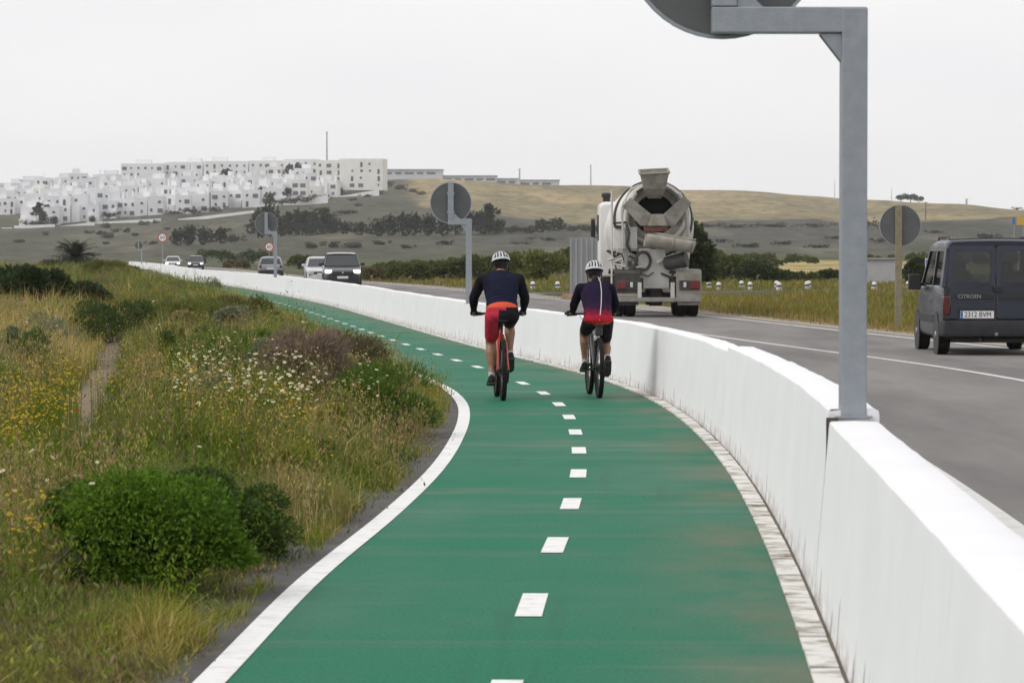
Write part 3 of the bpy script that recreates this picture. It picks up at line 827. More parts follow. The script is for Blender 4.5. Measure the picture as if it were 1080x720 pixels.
def sward(name, n, d0, d1, pw, hbase, seed):
    x, d = sow(n, d0, d1, pw)
    px, py = scr(x, d)
    t = trail(x, d); keep = rng.uniform(0, 1, n) > t * 1.3
    x, d, px, py = x[keep], d[keep], px[keep], py[keep]; n = len(x)
    a = fnoise(x / 1.1, d / 3.5, seed); b = fnoise(x / .5, d / 1.6, seed + 5); c = fnoise(x / 2.6, d / 9, seed + 9)
    edge = np.clip(1 - (LE(d) - x) / (.8 + .01 * d), 0, 1)            # strip beside the path
    clump = np.clip((b - .36) * 3.4, 0.12, 1.35)
    h = hbase * (.35 + .9 * rng.beta(2, 2.5, n)) * clump * (.55 + .9 * a)
    h *= np.where(d < 40, 1 - .22 * edge, 1 + .22 * edge * np.clip((d - 40) / 8, 0, 1))
    h *= .78 + .22 * np.clip((d - 12.5) / 4, 0, 1)
    h *= np.where((px > 50) & (px < 330) & (d > 13) & (d < 17), .6, 1)
    h *= 1 - .62 * trail_low(x, d)
    tan = np.clip(1.4 * gauss(px, py, 20, 400, 80, 34) * (px < 140) + 1.2 * gauss(px, py, 20, 352, 70, 8), 0, 1)
    yel = gauss(px, py, 25, 470, 70, 45) + .6 * gauss(px, py, 145, 425, 45, 25)
    h *= 1 + .5 * tan
    col = lin(G1, G2, np.clip((a - .3) * 2.4, 0, 1))
    col = lin(col, OL, np.clip((c - .35) * 2.2, 0, .9))
    col = lin(col, GY, np.clip((fnoise(x / .9, d / 2.2, seed + 13) - .5) * 2.6, 0, .8))
    col = lin(col, np.array([.050, .088, .020]), np.clip((fnoise(x / .7, d / 2.4, seed + 31) - .47) * 5, 0, .85) * (1 - tan))
    col = lin(col, np.array([.20, .145, .075]), np.clip((fnoise(x / .45, d / 1.5, seed + 37) - .56) * 5, 0, .7))
    sp = rng.uniform(0, 1, n)
    dry = np.clip(.02 + .16 * edge + .85 * tan + .10 * yel + np.clip((fnoise(x / .7, d / 2, seed + 3) - .60) * 3, 0, .5), 0, .95)
    isdry = sp < dry
    col[isdry] = lin(np.repeat(ST[None], isdry.sum(), 0), np.repeat(BR[None], isdry.sum(), 0), np.clip(rng.normal(.30, .25, isdry.sum()) - .3 * tan[isdry], 0, 1))
    col = lin(col, OL * 1.25, np.clip(edge * .35 + gauss(px, py, 120, 690, 230, 50) * .15, 0, .5))
    far = np.clip((d - 90) / 80, 0, 1)
    col = lin(col, np.array([.17, .155, .06]), far * .75 * np.clip((fnoise(x / 5, d / 14, seed + 21) - .2) * 2, .2, 1))
    col *= rng.uniform(.72, 1.28, n)[:, None]
    wd = np.maximum(.0065, .55 * d / F) * rng.uniform(.6, 1.35, n)
    P = np.stack([x, d, terrain(x, d) - .02], -1)
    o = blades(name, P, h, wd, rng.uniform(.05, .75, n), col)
    tag(o, kind='stuff')
sward('grass', 190000, 10.2, 34, 1.35, .40, 100)
sward('grass', 120000, 34, 95, 1.5, .50, 200)
sward('grass', 70000, 95, 320, 1.3, .70, 300)

# broad-leaved weeds between the grasses
def leaf_quads(C, nrm_up, L_, W, col, jitter=.8):
    n = len(C)
    a = rng.uniform(0, 2 * np.pi, n); tilt = rng.uniform(-.3, 1.0, n) * jitter + nrm_up
    D = np.stack([np.cos(a) * np.cos(tilt), np.sin(a) * np.cos(tilt), np.sin(tilt)], -1)
    S = np.cross(D, rng.normal(0, 1, (n, 3))); S /= np.linalg.norm(S, axis=1)[:, None]
    L_ = np.broadcast_to(L_, n)[:, None]; W = np.broadcast_to(W, n)[:, None]
    V = np.stack([C, C + D * L_ * .45 + S * W / 2, C + D * L_, C + D * L_ * .45 - S * W / 2], 1).reshape(-1, 3)
    i = np.arange(n)[:, None] * 4
    return V, (i + [0, 1, 2, 3]), np.repeat(col, 4, 0)
x, d = sow(110000, 10.5, 150, 1.4, .17)
b = fnoise(x / .45, d / 1.3, 401); kp = (b > .42) & (rng.uniform(0, 1, len(x)) > trail(x, d) * 1.6); x, d = x[kp], d[kp]; n = len(x)
hh = rng.uniform(.02, 1, n) ** .8 * (.46 + .25 * fnoise(x / 2, d / 5, 402)) * (1 - .35 * np.clip(1 - (LE(d) - x) / .6, 0, 1) * (d < 42))
C = np.stack([x, d, terrain(x, d) + hh], -1)
cl = lin(G1 * .95, G2 * 1.05, np.clip((fnoise(x / .8, d / 2.5, 403) - .3) * 2.2, 0, 1)) * rng.uniform(.65, 1.35, n)[:, None]
hh *= 1 - .75 * trail_low(x, d); C[:, 2] = terrain(x, d) + hh
sz = np.maximum(.022, 1.3 * d / F) * rng.uniform(.6, 1.5, n)
V, Fc, T = leaf_quads(C, .45, sz, sz * .26, cl)
tag(np_obj('weeds', V, Fc, M_VERGE, tint=T), kind='stuff')

# low tangled undergrowth: thousands of small leafy clumps of mixed species
x, d = sow(4200, 10.6, 170, 1.32, .10)
kp = (trail_low(x, d) < .35); x, d = x[kp], d[kp]; n = len(x)
px, py = scr(x, d)
tan = gauss(px, py, 20, 400, 80, 34) * (px < 130)
kp = rng.uniform(0, 1, n) > tan * .9; x, d = x[kp], d[kp]; n = len(x)
edge = np.clip(1 - (LE(d) - x) / .5, 0, 1)
rad = rng.uniform(.11, .30, n) * (1 + d / 55); hgt = rng.uniform(.20, .55, n) * (.35 + 1.5 * np.clip((fnoise(x / 1.2, d / 4, 431) - .28) * 1.8, 0, 1)) * (1 - .45 * edge * (d < 40)) * np.where(d > 42, 1.15, 1) * (.7 + .3 * np.clip((d - 12) / 4, 0, 1))
x = np.minimum(x, LE(d) - .16 - rad * .55)
px, py = scr(x, d)
hgt *= np.where((px > 40) & (px < 340) & (d > 12.6) & (d < 18), .45, 1)
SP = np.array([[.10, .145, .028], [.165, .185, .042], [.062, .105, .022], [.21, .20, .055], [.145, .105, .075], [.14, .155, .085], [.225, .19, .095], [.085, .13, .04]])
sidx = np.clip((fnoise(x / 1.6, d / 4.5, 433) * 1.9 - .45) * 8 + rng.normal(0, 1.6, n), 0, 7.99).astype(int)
NL = 120
k = np.repeat(np.arange(n), NL); m_ = len(k)
q = rng.normal(0, 1, (m_, 3)); q /= np.linalg.norm(q, axis=1)[:, None]; q[:, 2] = np.abs(q[:, 2])
q *= (rng.uniform(.25, 1, m_) ** .6)[:, None]
lump = 1 + .35 * np.sin(q[:, 0] * 5 + k) * np.sin(q[:, 1] * 4 + k * 1.7)
C = np.stack([x[k] + q[:, 0] * rad[k] * lump, d[k] + q[:, 1] * rad[k] * 1.5, np.zeros(m_)], -1)
C[:, 2] = terrain(x, d)[k] + q[:, 2] * hgt[k] * lump
cl = SP[sidx][k] * (rng.uniform(.40, 1.45, n)[k] * rng.uniform(.65, 1.4, m_))[:, None]  # wide clump tones also paint in dark gaps and highlights among the leaves
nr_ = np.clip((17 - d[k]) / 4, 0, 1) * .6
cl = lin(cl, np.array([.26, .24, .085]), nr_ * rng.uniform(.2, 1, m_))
sz = np.maximum(.034, 1.7 * d[k] / F) * rng.uniform(.5, 1.5, m_)
wr = np.where(rng.uniform(0, 1, n) < .6, .15, .34)[k]
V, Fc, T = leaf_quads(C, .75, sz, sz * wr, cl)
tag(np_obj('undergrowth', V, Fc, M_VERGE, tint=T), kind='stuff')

# tall dry stalks with seed heads
x, d = sow(17000, 10.5, 150, 1.35, .18)
b = fnoise(x / 1.3, d / 4, 411); kp = (b > .44) & (trail_low(x, d) < .25); x, d = x[kp], d[kp]; n = len(x)
hh = rng.uniform(.30, .62, n) * (.6 + .6 * fnoise(x / 2, d / 6, 412)) * (1 - .3 * np.clip(1 - (LE(d) - x) / .8, 0, 1))
cl = lin(np.repeat(ST[None] * .8, n, 0), np.repeat(BR[None], n, 0), rng.beta(1.2, 1.6, n)) * rng.uniform(.7, 1.2, n)[:, None]
P = np.stack([x, d, terrain(x, d)], -1)
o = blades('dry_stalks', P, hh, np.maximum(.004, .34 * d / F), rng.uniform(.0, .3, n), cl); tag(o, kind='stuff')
C = P + np.stack([rng.normal(0, .03, n), rng.normal(0, .03, n), hh * .93], -1)
C4 = np.repeat(C, 5, 0) + rng.normal(0, .018, (n * 5, 3)) * np.array([1, 1, 1.8]); c4 = np.repeat(cl, 5, 0) * 1.05
s4 = np.maximum(.022, .6 * np.repeat(d, 5) / F)
V, Fc, T = leaf_quads(C4, .9, s4 * 1.5, s4 * .4, c4, .4)
tag(np_obj('seed_heads', V, Fc, M_GRASS, tint=T), kind='stuff')

# flowers
def flowers(name, x, d, hgt, r, petal, heart, npet=9, stem=True):
    n = len(x); z = terrain(x, d) + hgt
    C = np.stack([x, d, z], -1)
    tilt = rng.normal(0, .35, (n, 2)); tilt[:, 1] -= .25               # heads lean a little to the light and the path
    N_ = np.stack([tilt[:, 0], tilt[:, 1], np.ones(n)], -1); N_ /= np.linalg.norm(N_, axis=1)[:, None]
    A = np.cross(N_, np.array([0, 1.0, .2])); A /= np.linalg.norm(A, axis=1)[:, None]; B_ = np.cross(N_, A)
    V = []; Fc = []; T = []
    for k in range(npet):
        t = 2 * np.pi * k / npet; dr = A * math.cos(t) + B_ * math.sin(t); sd_ = -A * math.sin(t) + B_ * math.cos(t)
        rr_ = (r * rng.uniform(.85, 1.1, n))[:, None]
        V.append(np.stack([C + dr * rr_ * .2, C + dr * rr_ * .65 + sd_ * rr_ * .27, C + dr * rr_ - N_ * rr_ * .08, C + dr * rr_ * .65 - sd_ * rr_ * .27], 1)); T.append(np.repeat((petal * rng.uniform(.85, 1.1, n)[:, None])[:, None], 4, 1))
    hr = (r * .34)[:, None]; Cn = C + N_ * hr * .35
    V.append(np.stack([Cn + A * hr, Cn + B_ * hr, Cn - A * hr, Cn - B_ * hr], 1)); T.append(np.repeat((np.repeat(heart[None], n, 0))[:, None], 4, 1))
    V = np.concatenate(V, 0).reshape(-1, 3); T = np.concatenate(T, 0).reshape(-1, 3)
    Fc = (np.arange(len(V) // 4)[:, None] * 4 + [0, 1, 2, 3])
    tag(np_obj(name, V, Fc, M_FLOW, tint=T), kind='stuff')
    if stem:
        P = np.stack([x, d, terrain(x, d)], -1)
        tag(blades('flower_stems', P, hgt * 1.0, np.maximum(.0028, .22 * d / F), np.full(n, .03), np.repeat(G2[None] * .7, n, 0)), kind='stuff')
def patch(n, boxes):
    xs, ds = [], []
    for (x0, x1, y0, y1, wgt) in boxes:
        m_ = int(n * wgt); px = rng.uniform(x0, x1, m_); py = rng.uniform(y0, y1, m_)
        d = 1.68 * F / (py - HY); x = X(px, d); ok = x < LE(d) - .45
        xs.append(x[ok]); ds.append(d[ok])
    return np.concatenate(xs), np.concatenate(ds)
WH = np.array([.66, .64, .46]); YC = np.array([.55, .36, .02])
x, d = patch(420, [(180, 330, 462, 512, .40), (280, 400, 450, 490, .34), (380, 460, 440, 475, .08), (250, 460, 360, 430, .03), (0, 120, 600, 700, .035), (0, 400, 330, 420, .06), (200, 330, 560, 690, .015), (180, 320, 450, 520, .45)])
kp = fnoise(x / .35, d / 1.1, 51) > .36; x, d = x[kp], d[kp]
flowers('daisies', x, d, rng.uniform(.42, .66, len(x)), np.maximum(.016, 1.7 * d / F) * rng.uniform(.6, 1.2, len(x)), WH, YC, 10)
x, d = patch(3200, [(0, 85, 455, 560, .50), (95, 210, 440, 500, .14), (190, 330, 470, 530, .20), (0, 60, 640, 720, .03), (230, 420, 470, 560, .08), (0, 250, 330, 440, .05)])
kp = fnoise(x / .3, d / .9, 52) > .45; x, d = x[kp], d[kp]
flowers('yellow_flowers', x, d, rng.uniform(.34, .58, len(x)), np.maximum(.010, 1.0 * d / F) * rng.uniform(.7, 1.25, len(x)), np.array([.62, .40, .02]), np.array([.45, .22, .01]), 6)
x, d = patch(150, [(0, 70, 590, 690, .7), (95, 160, 600, 640, .2), (395, 450, 440, 470, .1)])
kp = fnoise(x / .2, d / .6, 53) > .45; x, d = x[kp], d[kp]
flowers('purple_flowers', x, d, rng.uniform(.14, .36, len(x)), np.maximum(.010, .85 * d / F) * rng.uniform(.7, 1.2, len(x)), np.array([.10, .07, .22]), np.array([.06, .04, .12]), 5)
x, d = patch(16, [(415, 455, 452, 475, .8), (30, 90, 500, 540, .2)])
flowers('orange_flowers', x, d, rng.uniform(.2, .36, len(x)), np.full(len(x), .026), np.array([.62, .20, .02]), np.array([.4, .12, .01]), 8)

# ------------------------------------------------------------------ shrubs
def shrub(name, x, d, w, h, n, leaf, cols, label, cat='bush', group=None, style='broom', dep=None, clumps=16, z=None, branch=True, upright=.9):
    z = float(terrain(x, d)) if z is None else z
    dep = dep or w
    root = empty(name, (x, d, z - .02), 0, label, cat, group)
    K = clumps
    u = rng.uniform(0, 2 * np.pi, K); v = rng.uniform(.05, 1, K) ** .6
    cc = np.stack([np.cos(u) * np.sqrt(1 - (v * .8) ** 2) * w * .36, np.sin(u) * np.sqrt(1 - (v * .8) ** 2) * dep * .36, v * h * .72], -1)
    cr_ = rng.uniform(.24, .42, K) * min(w, h * 1.6) * (.62 if K < 30 else .46)
    ck = rng.uniform(0, 1, K)
    k = rng.integers(0, K, n)
    q = rng.normal(0, 1, (n, 3)); q /= np.linalg.norm(q, axis=1)[:, None]; q[:, 2] = np.abs(q[:, 2]) * 1.0 - .25
    rad = rng.uniform(.35, 1, n) ** .5
    C = cc[k] + q * (cr_[k] * rad)[:, None] * np.array([1, 1, .95])
    C[:, 2] = np.maximum(C[:, 2], rng.uniform(.01, .05, n) * h)
    c0, c1 = np.array(cols[0]), np.array(cols[1])
    t = np.clip(.35 * ck[k] + .65 * rng.beta(2, 2, n), 0, 1)
    col = lin(np.repeat(c0[None], n, 0), np.repeat(c1[None], n, 0), t) * rng.uniform(.75, 1.25, n)[:, None]
    if style == 'broom':
        D = q * .7 + np.array([0, 0, upright * .8]) + rng.normal(0, .45, (n, 3)); ratio = .20
    else:
        D = q + rng.normal(0, .5, (n, 3)); ratio = .55
    D /= np.linalg.norm(D, axis=1)[:, None]
    S = np.cross(D, rng.normal(0, 1, (n, 3))); S /= np.linalg.norm(S, axis=1)[:, None]
    L_ = (leaf * rng.uniform(.6, 1.4, n))[:, None]
    V = np.stack([C, C + D * L_ * .5 + S * L_ * ratio / 2, C + D * L_, C + D * L_ * .5 - S * L_ * ratio / 2], 1).reshape(-1, 3)
    Fc = np.arange(n)[:, None] * 4 + [0, 1, 2, 3]
    np_obj('foliage', V, Fc, M_VERGE if d < 70 else M_LEAF, parent=root, tint=np.repeat(col, 4, 0))
    if branch:
        b_ = MB()
        for i in range(K):
            p1 = Vector(cc[i]); b_.tube([(p1.x * .08, p1.y * .08, 0), p1 * .55 + Vector((0, 0, -.02 * h)), p1], [.012 * h + .004, .008 * h + .003, .003 * h + .002], 5)
        b_.build('branches', M_BARK, root)
    return root
def ground_at(px, py):
    d = 1.64 * F / (py - HY); return X(px, d), d
BG = ((.055, .125, .018), (.19, .31, .045)); DK = ((.024, .040, .014), (.055, .082, .026)); OLV = ((.075, .090, .028), (.17, .18, .055)); BRN = ((.11, .085, .068), (.24, .185, .14)); MID = ((.060, .10, .026), (.15, .19, .05))
for (px, py, w, h, n, lf, cols, lab, st, dep) in [
    (200, 640, .92, .66, 27000, .026, ((.026, .062, .012), (.125, .205, .034)), 'bright green feathery bush low down beside the path, in front of the daisies', 'leaf', .7),
    (106, 634, .74, .56, 18000, .026, ((.024, .050, .013), (.085, .135, .03)), 'dark green feathery bush touching the left side of the bright green bush', 'leaf', .7),
    (296, 596, .76, .54, 18000, .026, ((.022, .042, .013), (.09, .125, .034)), 'dull green bush between the bright green bush and the path edge', 'leaf', .8),
    (20, 650, .55, .34, 4200, .05, ((.05, .065, .03), (.10, .115, .055)), 'greyish low bush sprinkled with purple flowers at the corner of the verge', 'broom', .6),
    (405, 458, .95, .74, 10000, .06, ((.045, .08, .02), (.12, .175, .04)), 'rounded green bush at the bend of the path by the white edge line', 'broom', 1.4),
    (322, 448, 1.0, .90, 10000, .055, BRN, 'dry brown twiggy shrub left of the rounded green bush', 'broom', 1.5),
    (365, 420, 1.0, .75, 6000, .06, ((.06, .055, .035), (.13, .11, .06)), 'brown and olive shrub crowning the bend of the path', 'broom', 1.6),
    (230, 432, 1.3, .62, 6000, .06, MID, 'olive green clump of shrubs behind the daisies', 'broom', 2),
    (200, 372, 1.5, .72, 5500, .08, OLV, 'pale olive shrub halfway along the verge', 'broom', 3),
    (120, 372, 2.0, .75, 5500, .09, ((.028, .048, .016), (.065, .09, .03)), 'dark green shrub beside the end of the soil trail', 'broom', 3),
    (255, 362, 1.5, .7, 5000, .09, ((.06, .065, .025), (.14, .13, .05)), 'yellowish olive shrub near the middle of the path edge', 'broom', 3)]:
    x, d = ground_at(px, py)
    x = min(x, float(LE(d)) - .24 - w * .40)
    shrub('verge_bush', x, d, w, h, n, lf, cols, lab, 'bush', 'bushes growing on the verge', st, dep, clumps=26)
BR_ = random.Random(21)
PAL = [(((0.061, 0.101, 0.027), (0.149, 0.203, 0.054)), 'green'), (((0.095, 0.115, 0.041), (0.216, 0.223, 0.074)), 'olive'), (((0.135, 0.128, 0.061), (0.297, 0.257, 0.121)), 'straw tinted'), (((0.047, 0.074, 0.024), (0.108, 0.142, 0.047)), 'dark green'), (((0.101, 0.115, 0.074), (0.203, 0.216, 0.149)), 'greyish'), (((0.121, 0.135, 0.041), (0.270, 0.257, 0.068)), 'yellow green')]
cells = []
for i in range(64):
    for _ in range(60):
        px = BR_.uniform(-20, 430); py = BR_.choice([BR_.uniform(318, 380), BR_.uniform(340, 440), BR_.uniform(430, 560)])
        x, d = ground_at(px, py); wpx = BR_.uniform(26, 70) * (1 if py < 430 else 1.2)
        if x > float(LE(d)) - .5 - wpx / F * d * .5: continue
        if trail_low(np.array([x + w_off * wpx / F * d for w_off in (-.5, -.25, 0, .25, .5)]), np.full(5, d)).max() > .25: continue
        if any(abs(px - p) < (wpx + w_) * .36 and abs(py - q) < 14 for p, q, w_ in cells): continue
        if py > 470 and 60 < px < 300: continue
        cells.append((px, py, wpx)); break
cells.sort(key=lambda c: (round(c[1] / 40), c[0]))
rowname = {8: 'farthest', 9: 'third farthest', 10: 'middle', 11: 'nearer', 12: 'near', 13: 'nearest but one', 14: 'nearest'}
cnt = {}
ORD = ['leftmost', 'second from left', 'third from left', 'fourth from left', 'fifth from left', 'sixth from left', 'seventh from left', 'eighth from left', 'ninth from left', 'tenth from left', 'eleventh from left', 'twelfth from left'] + ['%dth from left' % q for q in range(13, 80)]
for (px, py, wpx) in cells:
    x, d = ground_at(px, py); w = wpx / F * d; cols, cn_ = BR_.choice(PAL); r_ = int(round(py / 40)); cnt[r_] = cnt.get(r_, -1) + 1
    shrub('verge_shrub', x, d, w, BR_.uniform(.40, .80) * (1 if py < 440 else .72), 2600 if py < 440 else 3600, max(.05, 2.6 * d / F), cols, '%s low shrub on the verge, %s of the %s row' % (cn_, ORD[cnt[r_]], rowname.get(r_, 'middle')), 'shrub', 'low shrubs scattered over the verge', BR_.choice(['broom', 'broom', 'leaf']), w * BR_.uniform(1.5, 3.0), 12, branch=False)
# larger dark bushes in the left middle distance
shrub('dark_bush', X(20, 72), 72, 2.9, 1.38, 12000, .12, DK, 'large dark green bush in the left middle distance before the palm', 'bush', None, 'leaf', 4, 22)
shrub('dark_bush', X(72, 74), 74, 2.2, .85, 6000, .12, ((.035, .05, .022), (.06, .08, .035)), 'lower grey green bush spreading right of the large dark bush', 'bush', None, 'leaf', 4, 18)
shrub('dark_bush', X(112, 165), 165, 3.2, .9, 5000, .16, ((.10, .11, .03), (.22, .21, .06)), 'yellow green bush on the skyline just left of the far path end', 'bush', None, 'broom', 4, 20)

# right-hand verge between the road and the side road
idx = np.linspace(0, len(SIDE_P) - 1, 40).astype(int)
def on_side(x, y):
    r = np.full(len(x), 1e9)
    for q in idx: r = np.minimum(r, np.hypot(x - SIDE_P[q, 0], y - SIDE_P[q, 1]) / (SIDE_W[q] * 1.02))
    return r < 1.0
n = 120000
d = (44 ** -.4 + rng.uniform(0, 1, n) * (235 ** -.4 - 44 ** -.4)) ** (-2.5)
xl = RE(d) + 9.05; xr = .20 * d + 2; x = xl + (xr - xl) * rng.uniform(0, 1, n)
kp = (xr > xl) & ~on_side(x, d); x, d = x[kp], d[kp]; n = len(x)
a = fnoise(x / 2.2, d / 8, 501); b = fnoise(x / .8, d / 3, 502)
e = np.clip(1 - (x - RE(d) - 9.05) / 1.4, 0, 1)
h = (.10 + .30 * a) * rng.uniform(.4, 1.2, n) * (1 - .4 * e)
col = lin(G2 * .72, OL * .8, np.clip((a - .3) * 2, 0, 1))
dry = rng.uniform(0, 1, n) < .30 + .45 * e + .3 * np.clip((b - .5) * 3, 0, 1)
col[dry] = lin(np.repeat(ST[None] * .75, dry.sum(), 0), np.repeat(BR[None] * 1.1, dry.sum(), 0), rng.beta(1.6, 1.2, dry.sum()))
col *= rng.uniform(.7, 1.25, n)[:, None]
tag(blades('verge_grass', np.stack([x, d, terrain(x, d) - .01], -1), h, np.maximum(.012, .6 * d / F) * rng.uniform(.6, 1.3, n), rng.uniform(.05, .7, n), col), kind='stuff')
x = np.concatenate([X(rng.uniform(746, 800, 50), 92)])
# far bank of the side road: bushes and scrub in a belt, one by one
GB = ((.060, .080, .024), (.135, .155, .042)); GD = ((.034, .052, .018), (.08, .105, .034)); GYL = ((.10, .12, .03), (.20, .20, .05)); GB2 = ((.11, .09, .045), (.21, .17, .08))
belt = []
# (column, row of the foot, width px, height px, palette)
for px, py, w, h, c in [(395, 296, 50, 16, GB2), (430, 297, 44, 22, GB), (468, 296, 46, 24, GB), (505, 296, 44, 30, GB), (545, 297, 40, 34, GYL), (575, 298, 40, 38, GYL), (606, 296, 40, 40, GB),
                        (410, 285, 46, 14, GB), (450, 284, 50, 15, GB), (495, 284, 52, 18, GB), (540, 283, 50, 20, GB), (585, 282, 46, 18, GYL),
                        (745, 296, 40, 40, GB), (772, 297, 38, 30, GB), (800, 298, 36, 26, GD), (826, 298, 34, 13, GD), (852, 297, 28, 9, GB), (876, 296, 26, 12, GD),
                        (760, 276, 50, 15, GD), (800, 275, 52, 14, GB), (840, 275, 50, 12, GB), (930, 273, 48, 12, GB), (975, 272, 50, 13, GB), (1020, 272, 50, 13, GD), (1065, 270, 46, 14, GB)]:
    belt.append((px, py, w, h, c))
names = ['beside the silver hatchback verge', 'left of the second signpost', 'right of the second signpost pole', 'left of the cyclist in red shorts', 'above the cyclist in red shorts',
         'between the two helmets', 'next to the ribbed grey panel', 'in the rear row, farthest left', 'in the rear row near the round sign', 'in the rear row behind the blue-backed rider',
         'in the rear row between the cyclists', 'in the rear row close to the mixer', 'tucked against the right side of the mixer', 'second right of the mixer', 'dark and third right of the mixer',
         'low and dark below the straw field', 'low and dark left of the tall pole', 'low beside the right edge of the tall pole', 'dark, above the straw field near the mixer', 'on the bank above the straw field',
         'on the bank left of the tall pole', 'on the bank left of the tan sign', 'on the bank right of the tan sign', 'on the bank above the grey van roof', 'on the bank at the right end above the van']
for (px, py, w, h, c), nm in zip(belt, names):
    d = 1.57 * F / (py - HY) if py > 290 else {True: 265., False: 340.}[py > 279]
    k = F / d; z0 = Z(py, d)
    shrub('bank_bush', X(px, d), d, w / k * 1.15, h / k, 2600, max(.20, 2.0 / k), c, 'bush ' + nm, 'bush', 'bushes on the bank beyond the side road', 'leaf', w / k * .8, 20, z=min(z0, float(terrain(X(px, d), d))), branch=False)
# dark tree standing behind the mixer, its crown showing on both sides of the drum
d = 118.; k = F / d
shrub('roadside_tree', X(686, d), d, 138 / k, (Z(216, d) - .13) * 1.18, 11000, .24, ((.028, .042, .016), (.062, .085, .028)), 'dark leafy tree behind the concrete mixer, showing on both sides of its drum', 'tree', None, 'leaf', 90 / k, 44, z=.13)
# roadside scrub behind the far cars
for px, py, w, h, c, nm in [(350, 291, 36, 18, GB2, 'brown scrub behind the white car'), (240, 283, 40, 10, GB2, 'brown scrub left of the silver hatchback'), (318, 287, 30, 20, GB, 'dull green scrub right of the silver hatchback'),
                            (330, 278, 70, 14, GD, 'dark scrub line above the white car'), (225, 272, 60, 20, GD, 'dark thicket above the two farthest cars'), (270, 268, 50, 20, GD, 'dark thicket behind the speed limit sign')]:
    d = 1.57 * F / (py - HY) if py > 280 else 420.; k = F / d
    x_ = max(X(px, d), float(RE(d)) + 9.3 + w / k * .4) if py > 280 else X(px, d)
    shrub('roadside_scrub', x_, d, w / k, h / k, 2200, max(.2, 2.0 / k), c, nm, 'bush', 'scrub beside the far road', 'leaf', w / k * .6, 16, branch=False)

# pale shed wall and bushes right of the pole
M_SHED = mat('pale_render', (.40, .40, .41), .9, c2=(.47, .47, .47), scale=1.2)
d = 172.; k = F / d
sh = empty('shed', (X(927, d), d, float(terrain(X(927, d), d))), 0, 'low pale rendered shed beyond the verge, right of the tall pole', 'shed')
b_ = MB(); hw = 19.5 / k; hh = Z(274, d) - float(terrain(X(927, d), d)); b_.box((0, 1.5, hh / 2 - .1), (2 * hw, 3.0, hh + .2)); b_.build('wall', M_SHED, sh, smooth=False, bevel=.03)
b_ = MB(); b_.box((0, 1.5, hh + .06), (2 * hw + .2, 3.2, .1)); b_.build('roof', mat('shed_roof', (.33, .32, .31), .9), sh, smooth=False)
for px, w, h, lab in [(902, 22, 21, 'round dark bush against the left end of the pale shed'), (969, 32, 30, 'dark rounded bush between the tan sign post and the van'), (985, 22, 20, 'smaller dark bush tucked behind the van mirror')]:
    d2 = 168.; shrub('shed_bush', X(px, d2), d2, w / (F / d2), h / (F / d2), 3200, .2, ((.025, .042, .016), (.055, .075, .028)), lab, 'bush', None, 'leaf', None, 16)
# blue headed information board behind the van
M_BLUE = mat('board_blue', (.03, .13, .42), .5); M_BROWN = mat('board_face', (.09, .10, .09), .6, c2=(.15, .16, .14), scale=3)
d = 118.; k = F / d; zt = Z(272, d); zb = .13
ib = empty('info_board', (X(986, d), d, zb), 0, 'roadside board with a blue and white heading, half hidden by the van', 'sign board')
w = 21 / k; hB = zt - zb
b_ = MB(); b_.box((0, 0, hB * .55), (w, .06, hB * .9)); b_.build('panel', M_BROWN, ib, smooth=False)
b_ = MB(); b_.box((0, -.034, hB - 5 / k), (w, .012, 9 / k)); b_.build('heading_band', M_WHITE, ib, smooth=False)
b_ = MB(); b_.box((0, -.044, hB - 4.2 / k), (w * .94, .010, 5.4 / k)); b_.build('blue_strip', M_BLUE, ib, smooth=False)
b_ = MB()
for i in range(9): b_.box((-w * .38 + w * .095 * i, -.051, hB - 4.2 / k), (w * .06, .006, 1.6 / k))
b_.build('lettering', M_WHITE, ib, smooth=False)
for sx_ in (-w * .4, w * .4):
    b_ = MB(); b_.box((sx_, .05, hB / 2), (.07, .05, hB)); b_.build('post', M_GALV, ib, smooth=False)
# small yellow board at the foot of the slope, right edge
d = 520.; k = F / d
yb = empty('yellow_board', (X(1076, d), d, float(terrain(X(1076, d), d))), 0, 'small yellow roadside board on the hillside at the right edge', 'sign board')
h0 = Z(237, d) - yb.location.z
b_ = MB(); b_.box((0, 0, h0 + 4 / k), (8 / k, .08, 8.5 / k)); b_.build('panel', mat('board_yellow', (.60, .36, .04), .6), yb, smooth=False)
b_ = MB(); b_.box((-7 / k, .02, h0 + 4 / k), (3 / k, .08, 7 / k)); b_.build('blue_panel', M_BLUE, yb, smooth=False)
for sx_ in (-6.5 / k, 3 / k):
    b_ = MB(); b_.box((sx_, .12, h0 / 2), (.12, .12, h0 + .4)); b_.build('post', M_GALV, yb, smooth=False)

